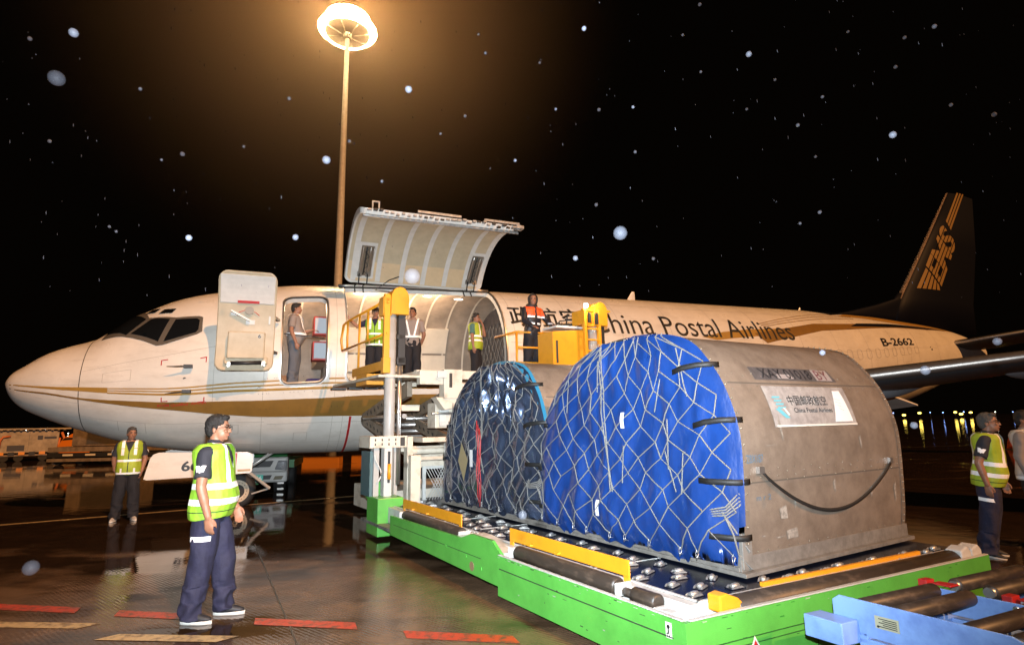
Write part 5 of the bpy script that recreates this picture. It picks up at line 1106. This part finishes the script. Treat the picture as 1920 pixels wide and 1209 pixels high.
def mesh_obj(name, me, mats, parent, xf, idx=None, cuts=(), keep=None):
    bm = bmesh.new(); bm.from_mesh(me); me2 = bpy.data.meshes.new(name)
    for ax, v in cuts:
        co = [0, 0, 0]; no = [0, 0, 0]; co[ax] = v; no[ax] = 1
        bmesh.ops.bisect_plane(bm, geom=bm.verts[:]+bm.edges[:]+bm.faces[:], plane_co=co, plane_no=no, dist=1e-5)
    dead = []
    for f_ in bm.faces:
        c_ = f_.calc_center_median(); f_.smooth = True
        if keep and not keep(c_): dead.append(f_); continue
        f_.material_index = idx(c_, f_.normal) if idx else 0
    if dead: bmesh.ops.delete(bm, geom=dead, context='FACES')
    for v in bm.verts: v.co = xf @ v.co
    bm.to_mesh(me2); bm.free()
    for m_ in mats: me2.materials.append(m_)
    return link(name, me2, parent)
def limb(q, pts, rs, n=12):
    P = [Vector(p) for p in pts]
    for a, b_, ra, rb in zip(P, P[1:], rs, rs[1:]):
        q.tube([a+(b_-a)*t for t in (0, .25, .5, .75, 1)], [ra+(rb-ra)*t for t in (0, .25, .5, .75, 1)], n)
    for p, r_ in zip(P, rs): q.ell(p, r_, n=n)
def ering(cx, cy_, z, a, b_, n=20, e=2.4):
    return [Vector((cx+a*math.copysign(abs(math.cos(t))**(2/e), math.cos(t)), cy_+b_*math.copysign(abs(math.sin(t))**(2/e), math.sin(t)), z)) for t in [2*math.pi*k/n for k in range(n)]]
TOR = [(.84, .150, .105, 0), (.92, .165, .118, 0), (1.0, .156, .116, .008), (1.08, .150, .114, .010), (1.2, .162, .118, .006), (1.32, .178, .120, -.002), (1.39, .175, .108, -.008), (1.44, .125, .085, -.01), (1.475, .065, .062, -.005)]
def torso(q, inf=0, z0=.84, z1=1.48, flare=0, belly=0):
    rings = []
    for z, a, b_, y in TOR:
        if z0-1e-6 <= z <= z1: rings.append(ering(0, y+belly*.5*math.exp(-((z-1.03)/.12)**2), z+(inf*.6 if z > 1.35 else 0), a+inf+flare*max(0, 1.1-z), b_+inf+flare*max(0, 1.1-z)+belly*math.exp(-((z-1.03)/.12)**2)))
    q.loft(rings)
def hand(q, w, d, pn_, sd, curl=.35, k=1):
    w, d, pn_ = Vector(w), Vector(d).normalized(), Vector(pn_).normalized(); x = d.cross(pn_).normalized()*sd; pn_ = x.cross(d).normalized()*sd
    # x: towards the thumb side, pn_: palm facing
    M = Matrix((x, pn_, d)).transposed()
    q.ell(w+d*.045, (.040*k, .015*k, .055*k), 0, 12, M); q.ell(w+d*.07, (.040*k, .013*k, .03*k), 0, 12, M)
    for i, (o_, L_) in enumerate(((.030, .072), (.011, .080), (-.010, .075), (-.029, .058))):
        p = w+d*.085+x*o_*k; dd = d.copy(); P = [p]
        for s_, fr in enumerate((.42, .32, .26)):
            dd = (dd+pn_*(curl*(.55+.35*s_)+.05*i)).normalized(); p = p+dd*L_*fr; P.append(p)
        limb(q, P, [.0095*k, .0088*k, .008*k, .0068*k], 8)
    p = w+d*.028+x*.032*k; P = [p, p+d*.028+x*.018+pn_*.010, p+d*.052+x*.021+pn_*.018, p+d*.070+x*.018+pn_*.024]; limb(q, P, [.013*k, .011*k, .0095*k, .0075*k], 8)
def person(label, loc, face, H=1.72, arms=None, feet=None, head=(0, 0), shirt=SHIRTD, trouser=NAVYC, vest=None, bands=None, hair=HAIR, vox=.012, shoe=SHOE, sleeve=.55, glasses=False, hat=None, hood=False, belly=.0, lean=0, extras=(), group='people on the apron', zbase=None, long_sleeve=False, badge=False):
    k = H/1.72; root = thing('person', label, 'person', loc, group)
    X = Matrix.Translation(loc) @ Matrix.Rotation(R(face-90), 4, 'Z') @ Matrix.Rotation(R(-lean), 4, 'X') @ Matrix.Scale(k, 4)
    fR, fL = feet or ((.10, .0, 8), (-.10, .0, -8))
    arms = arms or {}
    aR = arms.get('R', ((.245, -.03, 1.12), (.245, .05, .87), (.0, .1, -1), (-1, .1, 0))); aL = arms.get('L', ((-.245, -.03, 1.12), (-.245, .05, .87), (0, .1, -1), (1, .1, 0)))
    HM = Matrix.Translation((0, .012, 1.595)) @ Matrix.Rotation(R(head[0]), 4, 'Z') @ Matrix.Rotation(R(head[1]), 4, 'X'); H3 = HM.to_3x3()
    hp = lambda x, y, z: HM @ Vector((x, y, z))
    q = MB(); torso(q, 0, belly=belly)
    limb(q, [(0, -.012, 1.40), (0, 0, 1.47), hp(0, -.01, -.04)], [.062, .056, .056])
    q.ell(hp(0, -.010, .030), (.074, .094, .092), 0, 18, H3); q.ell(hp(0, .028, -.045), (.058, .062, .066), 0, 16, H3); q.ell(hp(0, .062, -.087), (.026, .022, .018), 0, 12, H3)
    q.ell(hp(0, .095, -.016), (.010, .016, .024), 0, 10, H3); q.ell(hp(0, .104, -.030), (.016, .013, .010), 0, 10, H3); q.ell(hp(0, .084, -.060), (.024, .010, .008), 0, 10, H3)
    for s_ in (1, -1):
        q.ell(hp(.078*s_, -.008, -.012), (.009, .018, .030), 0, 10, H3); q.ell(hp(.034*s_, .078, -.022), (.022, .012, .016), 0, 10, H3); q.ell(hp(.030*s_, .078, .026), (.026, .012, .008), 0, 10, H3)
    for s_, a in ((1, aR), (-1, aL)):
        sh = (.185*s_, -.008, 1.385); limb(q, [sh, a[0], a[1]], [.058, .043, .029]); limb(q, [Vector(a[0])*.5+Vector(a[1])*.5, a[0]], [.040, .043]); hand(q, a[1], a[2], a[3], s_, a[4] if len(a) > 4 else .3)
    kn = []
    for s_, ft in ((1, fR), (-1, fL)):
        kx = (.09*s_*.5+ft[0]*.5); ky = ft[1]*.5+.025; kn.append((kx, ky)); limb(q, [(.085*s_, 0, .90), (kx, ky, .49), (ft[0], ft[1]-.02, .09)], [.088, .056, .040])
    mesh_obj('body', remesh(q, min(vox, .0075) if vox < .01 else vox, 3), [SKIN], root, X)
    # hair or hat
    if not hood:
        q = MB(); q.ell(hp(0, -.018, .048), (.081, .098, .088), 0, 18, H3); q.ell(hp(0, -.050, .005), (.077, .066, .082), 0, 16, H3)
        for s_ in (1, -1): q.ell(hp(.070*s_, -.004, .020), (.014, .026, .040), 0, 10, H3)
        q.ell(hp(0, .052, .098), (.060, .040, .026), 0, 12, H3)
        HI = HM.inverted()
        def hd(c_):
            p = HI @ c_; 
            c_ = c_+noise.noise_vector(c_*70)*.004+noise.noise_vector(c_*25)*.003
            return c_
        me = remesh(q, max(.006, vox*.8), 1, hd)
        mesh_obj('hair', me, [hair], root, X, keep=lambda c_: (lambda p: not (p.y > .062 and p.z < .068) and not (p.y > .02 and p.z < .0))(HI @ c_))
    if hat:
        q = MB(); q.ell(hp(0, -.008, .065), (.086, .104, .075), 0, 18, H3); q.ell(hp(0, .10, .055), (.06, .06, .012), 0, 12, H3); mesh_obj('cap', remesh(q, .01, 1), [hat], root, X, keep=lambda c_: (HM.inverted() @ c_).z > .035)
    if hood:
        q = MB(); q.ell(hp(0, -.025, .01), (.108, .118, .135), 0, 18, H3); q.ell(Vector((0, -.03, 1.47)), (.13, .11, .07), 0, 14); me = remesh(q, .01, 2, lambda c_: c_+noise.noise_vector(c_*14)*.006)
        HI = HM.inverted(); mesh_obj('hood', me, [hood], root, X, keep=lambda c_: (lambda p: not (p.y > .045 and abs(p.x) < .068 and -.10 < p.z < .085))(HI @ c_))
    q = MB()
    for s_ in (1, -1): q.ell(hp(.030*s_, .083, .006), (.012, .006, .005), 0, 8, H3)
    for s_ in (1, -1): q.tube([hp(.016*s_, .091, .026), hp(.032*s_, .090, .031), hp(.046*s_, .079, .027)], .004, 5)
    q.build('eyes', [HAIR], root, X)
    q = MB(); q.tube([hp(-.022, .090, -.061), hp(0, .096, -.060), hp(.022, .090, -.061)], .004, 5); q.build('mouth', [mat('lips', (.30, .10, .08), .5)], root, X)
    if glasses:
        q = MB()
        for s_ in (1, -1):
            q.tube([hp(.034*s_+.024*math.cos(t), .104-.008*abs(math.cos(t)), .004+.017*math.sin(t)) for t in [2*math.pi*j/14 for j in range(15)]], .0022, 5, cap=False)
            q.tube([hp(.058*s_, .098, .010), hp(.080*s_, .05, .010), hp(.083*s_, -.005, .006)], .0024, 5)
        q.tube([hp(-.01, .106, .006), hp(.01, .106, .006)], .002, 5); q.build('glasses', [GLS], root, X)
    # shirt
    q = MB(); torso(q, .014, .84, 1.45, belly=belly)
    for s_, a in ((1, aR), (-1, aL)):
        sh = Vector((.180*s_, -.008, 1.385)); el = Vector(a[0]); wr = Vector(a[1])
        if long_sleeve: limb(q, [sh, el, wr], [.072, .057, .043])
        else: limb(q, [sh, sh+(el-sh)*.5], [.070, .062]); q.tube([sh+(el-sh)*.4, sh+(el-sh)*(sleeve+.2)], [.063, .067], 14)
    limb(q, [(0, -.016, 1.42), (0, -.004, 1.462)], [.078, .066])
    fold = lambda amp, f1=9, f2=5: (lambda c_: c_+noise.noise_vector(Vector((c_.x*f1, c_.y*f1, c_.z*f2)))*amp)
    mesh_obj('jacket' if long_sleeve else 'shirt', remesh(q, max(.008, vox*.8), 2, fold(.010, 12, 12)), [shirt, ORANGE, REFL], root, X, idx=(lambda c_, n_: (1 if c_.z > 1.27 and not (abs(c_.x) < .02) and abs(c_.x) < .2 else 2 if (1.225 < c_.z < 1.262 or 1.085 < c_.z < 1.12) and abs(c_.x) < .2 and abs(c_.x) > .03 else 0)) if hood else None, cuts=[(2, v) for v in (1.27, 1.225, 1.262, 1.085, 1.12)] if hood else ())
    q = MB(); q.loft([[hh+Vector((0, 0, 0)) for hh in ering(0, -.006, z, a, b_, 20, 2)] for z, a, b_ in ((1.445, .080, .072), (1.475, .074, .066), (1.50, .066, .060), (1.495, .058, .054), (1.45, .06, .055))], 0, False); q.build('collar', [shirt], root, X)
    # trousers
    q = MB(); q.loft([ering(0, .0, z, a, b_) for z, a, b_ in ((.80, .155, .115), (.90, .176, .130), (.98, .170, .126), (1.03, .160, .122))])
    for (s_, ft), (kx, ky) in zip(((1, fR), (-1, fL)), kn):
        hx = .085*s_; q.tube([(hx, 0, .92), (hx*.6+kx*.4, ky*.4, .75), (kx, ky, .50), (kx*.4+ft[0]*.6, ky*.4+(ft[1]-.01)*.6, .28), (ft[0], ft[1]-.01, .10), (ft[0], ft[1]-.005, .045)], [.104, .112, .098, .094, .090, .088], 18); q.ell((hx, 0, .90), .1)
    def tf(c_):
        low = 1+1.6*math.exp(-((c_.z-.14)/.12)**2)+.8*math.exp(-((c_.z-.5)/.1)**2); return c_+noise.noise_vector(Vector((c_.x*10, c_.y*10, c_.z*(13 if c_.z < .3 else 6))))*.014*low
    mesh_obj('trousers', remesh(q, max(.008, vox*.8), 3, tf), [trouser], root, X)
    if bands != 'none':
        for s_, ft in (((1, fR), (-1, fL))):
            q = MB(); kx = (.09*s_*.5+ft[0]*.5); ky = ft[1]*.5*.6+.01
            if hood: q.grid([[Vector((kx+.088*s_*math.cos(t), ky+.09*math.sin(t), z)) for t in (-.25, 0, .25)] for z in (.12, .3, .45, .6)], 0)
            else: q.grid([[Vector((.088*s_*.8+kx*.2+.112*s_*math.cos(t), ky*.6+.118*math.sin(t), z)) for t in [(-.75+.25*j) for j in range(7)]] for z in (.665, .705)], 0)
            q.build('reflective_strip', [REFL], root, X)
    for s_, ft in ((1, fR), (-1, fL)):
        F = Matrix.Translation((ft[0], ft[1], 0)) @ Matrix.Rotation(R(-ft[2]), 4, 'Z')
        q = MB(); q.loft([[F @ Vector((x*(.85 if z == .0 else 1), y, z)) for x, y in [(.042*math.cos(t)*(1 if math.sin(t) > 0 else .85), .045+.135*math.sin(t)) for t in [2*math.pi*j/20 for j in range(20)]]] for z in (.0, .008, .03)], 0); 
        q2 = MB(); q2.loft([[F @ Vector((x, y, z+max(0, (-y+.05))*.25*(z-.03)/.06)) for x, y in [(a_*math.cos(t), c_+l_*math.sin(t)) for t in [2*math.pi*j/20 for j in range(20)]]] for z, a_, l_, c_ in ((.028, .042, .133, .045), (.05, .041, .128, .04), (.07, .038, .10, .012), (.095, .036, .07, -.018), (.12, .037, .055, -.03))], 0)
        so_ = q2.build('shoe', [shoe], root, X); q.build('sole', [SOLE], so_, X)
    if vest:
        vm, style = vest; q = MB(); torso(q, .038, .84, 1.45, .05, belly)
        for s_ in (1, -1): limb(q, [(.125*s_, -.008, 1.40), (.04*s_, -.02, 1.452)], [.068, .05])
        me = remesh(q, max(.007, vox*.7), 4, fold(.016, 9, 6))
        def vi(c_, n_):
            ax, z = abs(c_.x), c_.z
            if style == 'two':
                if .955 < z < 1.005 or 1.085 < z < 1.135: return 1
                if z >= 1.135 and .075 < ax < .115: return 1
                if .895 < z < .903: return 2
            elif style == 'zip':
                if .85 < z < .885 or 1.08 < z < 1.12: return 1
                if z > 1.2 and .075 < ax < .125 and not (1.32 < z < 1.33): return 1
                if ax < .008 and c_.y > 0: return 2
                if .885 < z < .96 and .09 < ax < .12 and c_.y > 0: return 1
            elif style == 'harness':
                if 1.03 < z < 1.075: return 1
                xx = .045+(z-1.05)*.22
                if z >= 1.075 and xx-.02 < ax < xx+.02: return 1
                return 0
            elif style == 'side':
                if 1.02 < z < 1.065 or 1.12 < z < 1.165 or (z > 1.165 and .07 < ax < .11): return 1
            return 0
        cuts = [(2, v) for v in (.955, 1.005, 1.085, 1.135, .895, .903, .85, .885, 1.08, 1.12, 1.2, 1.32, 1.33, 1.03, 1.075, 1.02, 1.065, 1.165, .96)]+[(0, s_*v) for s_ in (1, -1) for v in (.075, .115, .125, .008, .07, .11, .09, .12)]
        neck = lambda c_: not (c_.y > .02 and abs(c_.x) < max(0, (c_.z-1.24)*.36)) and c_.z < 1.475 and not (c_.z > 1.30 and (c_.x**2+(c_.y+.01)**2) < .0064) and not (abs(c_.x) > .222-(1.42-c_.z)*.02 and c_.z > 1.18)
        kp = (lambda c_: neck(c_) and vi(c_, None) == 1) if style == 'harness' else neck
        mesh_obj('reflective_harness' if style == 'harness' else 'safety_vest', me, [vm, REFL, TRIM], root, X, vi, cuts, kp)
        if badge:
            q = MB(); q.box((-.03, .165, 1.06), (.03, .175, 1.14)); q.tube([(-.03, .165, 1.13), (-.07, .13, 1.3), (-.06, .06, 1.45)], .004, 5); q.tube([(.03, .165, 1.13), (.07, .13, 1.3), (.06, .06, 1.45)], .004, 5); q.build('badge', [mat('badge_case', (.1, .1, .1), .3)], root, X)
    if not long_sleeve and shirt is SHIRTD:
        for s_, a in ((1, aR), (-1, aL)):
            q = MB()
            sh = Vector((.180*s_, -.008, 1.385)); el = Vector(a[0]); c_ = sh+(el-sh)*.42; d_ = (el-sh).normalized(); xx = Vector((s_, 0, 0)); xx = (xx-d_*xx.dot(d_)).normalized(); yy = d_.cross(xx)
            q.grid([[c_+d_*(.018*j+(.012 if abs(t) < .1 else 0))+(xx*math.cos(t)+yy*math.sin(t))*.080 for t in [(-.55+.183*i)*(1-.12*j) for i in range(7)]] for j in range(4)], 0); q.build('sleeve_badge', [REFL], root, X)
    return root
# foreground man, in profile facing right
person('man in a lime vest standing on the wet apron, nearest the camera on the left', (-2.66, 5.02, 0), 8, 1.705, arms={'R': ((.258, .0, 1.115), (.262, .075, .875), (0, .12, -1), (-1, .15, 0), .35), 'L': ((-.25, .0, 1.12), (-.24, .13, .89), (0, .3, -1), (1, .1, 0), .4)}, feet=((.10, -.06, 8), (-.10, .13, 2)), head=(-2, 2), vest=(LIME, 'two'), vox=.008, glasses=True, belly=.03, badge=True)
person('grey haired man in a yellow green vest standing alone under the aircraft nose', (-6.95, 10.2, 0), -62, 1.63, arms={'R': ((.25, -.06, 1.13), (.235, -.12, .93), (-.5, -.3, -1), (-1, .1, 0), .4), 'L': ((-.25, -.02, 1.12), (-.22, .06, .90), (.1, .1, -1), (1, .1, 0), .5)}, feet=((.14, 0, 14), (-.14, 0, -24)), head=(20, 0), shirt=SHIRTD, trouser=BLACKC, vest=(LIME2, 'zip'), hair=GREYH, vox=.011, shoe=SHOEW)
def AP(s, t, z=-.68): return tuple(AM @ Vector((s, t, z)))
def LP(x, y, z=2.42): return tuple(LS @ Vector((x, y, z)))
person('man in a grey shirt and reflective harness standing sideways in the forward doorway', AP(4.93, 1.15), 12, 1.72, arms={'R': ((.25, -.03, 1.10), (.25, .07, .86), (0, .2, -1), (-1, .1, 0)), 'L': ((-.2, .12, 1.12), (-.18, .3, 1.18), (0, 1, 0), (0, 0, -1))}, shirt=GREYC, trouser=GREYT, vest=(GREYC, 'harness'), belly=.05, group='people in the aircraft', bands='none')
person('man in a dark cap and lime vest gripping the door frame behind the yellow rail', AP(6.50, 1.5), -80, 1.65, arms={'R': ((.38, .02, 1.28), (.55, .10, 1.42), (.6, .2, .6), (0, 1, 0)), 'L': ((-.25, -.02, 1.11), (-.25, .05, .86), (0, .1, -1), (1, .1, 0))}, head=(6, -10), shirt=NAVYC, trouser=BLACKC, vest=(LIME, 'zip'), hat=mat('cap_cloth', (.012, .012, .016), .8), group='people in the aircraft', bands='none')
person('man in a grey shirt with V shaped reflective straps standing in the cargo doorway', AP(7.36, 1.25), -84, 1.74, arms={'R': ((.25, -.06, 1.12), (.18, -.15, .92), (-1, -.2, -.3), (0, -1, 0)), 'L': ((-.25, -.06, 1.12), (-.18, -.15, .92), (1, -.2, -.3), (0, -1, 0))}, head=(-10, 0), shirt=GREYC, trouser=BLACKC, vest=(GREYC, 'harness'), group='people in the aircraft', bands='none')
person('man in a teal shirt and vest, hand on his chin, in the cargo doorway', AP(8.83, 1.3), -14, 1.68, arms={'R': ((.25, .0, 1.12), (.245, .03, .88), (0, .1, -1), (-1, .1, 0)), 'L': ((-.18, .17, 1.20), (-.07, .16, 1.44), (.3, -.2, .7), (0, -1, .2), .6)}, head=(-8, 0), shirt=TEALC, trouser=BLACKC, vest=(LIME2, 'side'), glasses=True, group='people in the aircraft', bands='none')
person('operator in a hooded dark jacket with orange shoulders at the loader console', (.36, 10.9, 2.42), -56, 1.70, arms={'R': ((.27, .10, 1.14), (.20, .30, 1.02), (-.2, 1, -.2), (0, 0, -1)), 'L': ((-.27, .16, 1.16), (-.22, .40, 1.06), (.1, 1, -.1), (0, 0, -1))}, head=(-30, 2), shirt=mat('dark_rain_jacket', (.013, .014, .02), .55), trouser=BLACKC, hood=mat('dark_hood', (.02, .02, .022), .6), long_sleeve=True, lean=4, group='people in the aircraft')
person('grey haired man in a lime vest looking away behind the loader', (5.38, 6.66, 0), -46, 1.61, arms={'R': ((.262, -.06, 1.115), (.262, .02, .875), (0, .15, -1), (-1, .15, 0), .35), 'L': ((-.25, .02, 1.12), (-.24, .12, .89), (0, .3, -1), (1, .1, 0), .4)}, head=(-6, 12), vest=(LIME2, 'two'), hair=GREYH, glasses=True, vox=.008, belly=.02, badge=True, lean=7)
person('man in a grey long sleeved shirt and pale vest at the far right edge', (6.34, 6.98, 0), -60, 1.62, shirt=GREYC, trouser=BLACKC, vest=(mat('pale_vest', (.55, .50, .46), .6), 'zip'), shoe=mat('tan_shoe', (.45, .30, .16), .6), vox=.012, long_sleeve=True, bands='none')
# ------------------------------------------------------------------ rain caught by the flash
RAINM = bpy.data.materials.new('raindrop_water'); RAINM.use_nodes = True; n = RAINM.node_tree.nodes; b = n['Principled BSDF']
b.inputs['Base Color'].default_value = (.16, .18, .23, 1); b.inputs['Roughness'].default_value = .6; b.inputs['Alpha'].default_value = .42
random.seed(3); q = MB()
SP = [(138, 62, 10), (106, 147, 17), (766, 168, 8), (612, 300, 9), (554, 445, 6.5), (354, 446, 6.5), (1163, 437, 15), (1404, 102, 6.5), (1674, 253, 7.5), (1095, 54, 5.5), (1079, 484, 5.5), (1496, 235, 4), (1118, 384, 4), (1191, 285, 3.5), (1783, 197, 4), (1752, 50, 5), (1696, 71, 4), (1864, 215, 5), (1542, 182, 3.5), (872, 218, 3.5), (897, 65, 3), (966, 301, 3.5), (655, 265, 4), (542, 185, 4.5), (716, 340, 3.5), (1187, 201, 3.5), (1123, 206, 4), (910, 100, 3.5), (342, 289, 5), (457, 275, 3.5), (1679, 126, 4), (1529, 294, 3), (1537, 398, 4), (1225, 485, 3.5), (1500, 419, 3), (1735, 694, 9.5), (1870, 640, 8), (1542, 661, 6), (980, 965, 9), (773, 518, 17), (58, 1064, 14), (205, 425, 3), (93, 265, 4), (263, 167, 4), (56, 73, 5), (218, 434, 3), (303, 300, 3), (1314, 135, 3), (826, 251, 3), (1400, 205, 3), (1280, 66, 3), (1453, 150, 3), (1590, 60, 3), (1312, 9, 4), (1714, 797, 7), (1042, 205, 3), (1012, 118, 3)]
RAINF = RAINM.copy(); RAINF.name = 'faint_raindrop'; RAINF.node_tree.nodes['Principled BSDF'].inputs['Alpha'].default_value = .12
for x, y, r_ in SP:
    D = random.uniform(2.6, 4.2) if r_ > 5 else random.uniform(4, 9); D = min(D, 3.2) if y > 500 else D; p = at(x, y, D); q.ell(p, r_*D/CF*.92, 1 if r_ > 11 or y > 900 else 0, 14)
for i in range(260):
    x, y = random.uniform(0, 1920), random.uniform(0, 560); D = random.uniform(4, 10); p = at(x, y, D); s_ = random.uniform(.4, 1.3)*D/CF
    q.tube([p, p+Vector((-s_*.6, 0, s_*random.uniform(2, 6)))], s_*.5, 4, 0)
rn = q.build('raindrops', [RAINM, RAINF], recalc=False); tag(rn, 'pale raindrops falling through the night air, lit by the flash', 'rain', kind='stuff')
# ------------------------------------------------------------------ rain haze, thickened only around the mast lamps to shape their glow
hz = MB(); hz.box((MX-36, MY-24.5, 3), (MX+36, MY+36, 71)); hm = bpy.data.materials.new('lamp_glow_haze'); hm.use_nodes = True; nn = hm.node_tree; nn.nodes.clear()
tc = nn.nodes.new('ShaderNodeTexCoord'); vm = nn.nodes.new('ShaderNodeVectorMath'); vm.operation = 'DISTANCE'; vm.inputs[1].default_value = (MX, MY, 35); nn.links.new(tc.outputs['Object'], vm.inputs[0])
mr_ = nn.nodes.new('ShaderNodeMapRange'); mr_.interpolation_type = 'SMOOTHERSTEP'; mr_.inputs[1].default_value = 0; mr_.inputs[2].default_value = 26; mr_.inputs[3].default_value = .0078; mr_.inputs[4].default_value = 0; nn.links.new(vm.outputs['Value'], mr_.inputs[0])
ou = nn.nodes.new('ShaderNodeOutputMaterial'); pv = nn.nodes.new('ShaderNodeVolumePrincipled'); nn.links.new(mr_.outputs[0], pv.inputs['Density']); pv.inputs['Color'].default_value = (1, .74, .52, 1); pv.inputs['Anisotropy'].default_value = .3; nn.links.new(pv.outputs[0], ou.inputs['Volume'])
ho = hz.build('haze', [hm]); tag(ho, 'thin rain haze gathered around the mast lamps to shape their glow', 'haze', kind='stuff')
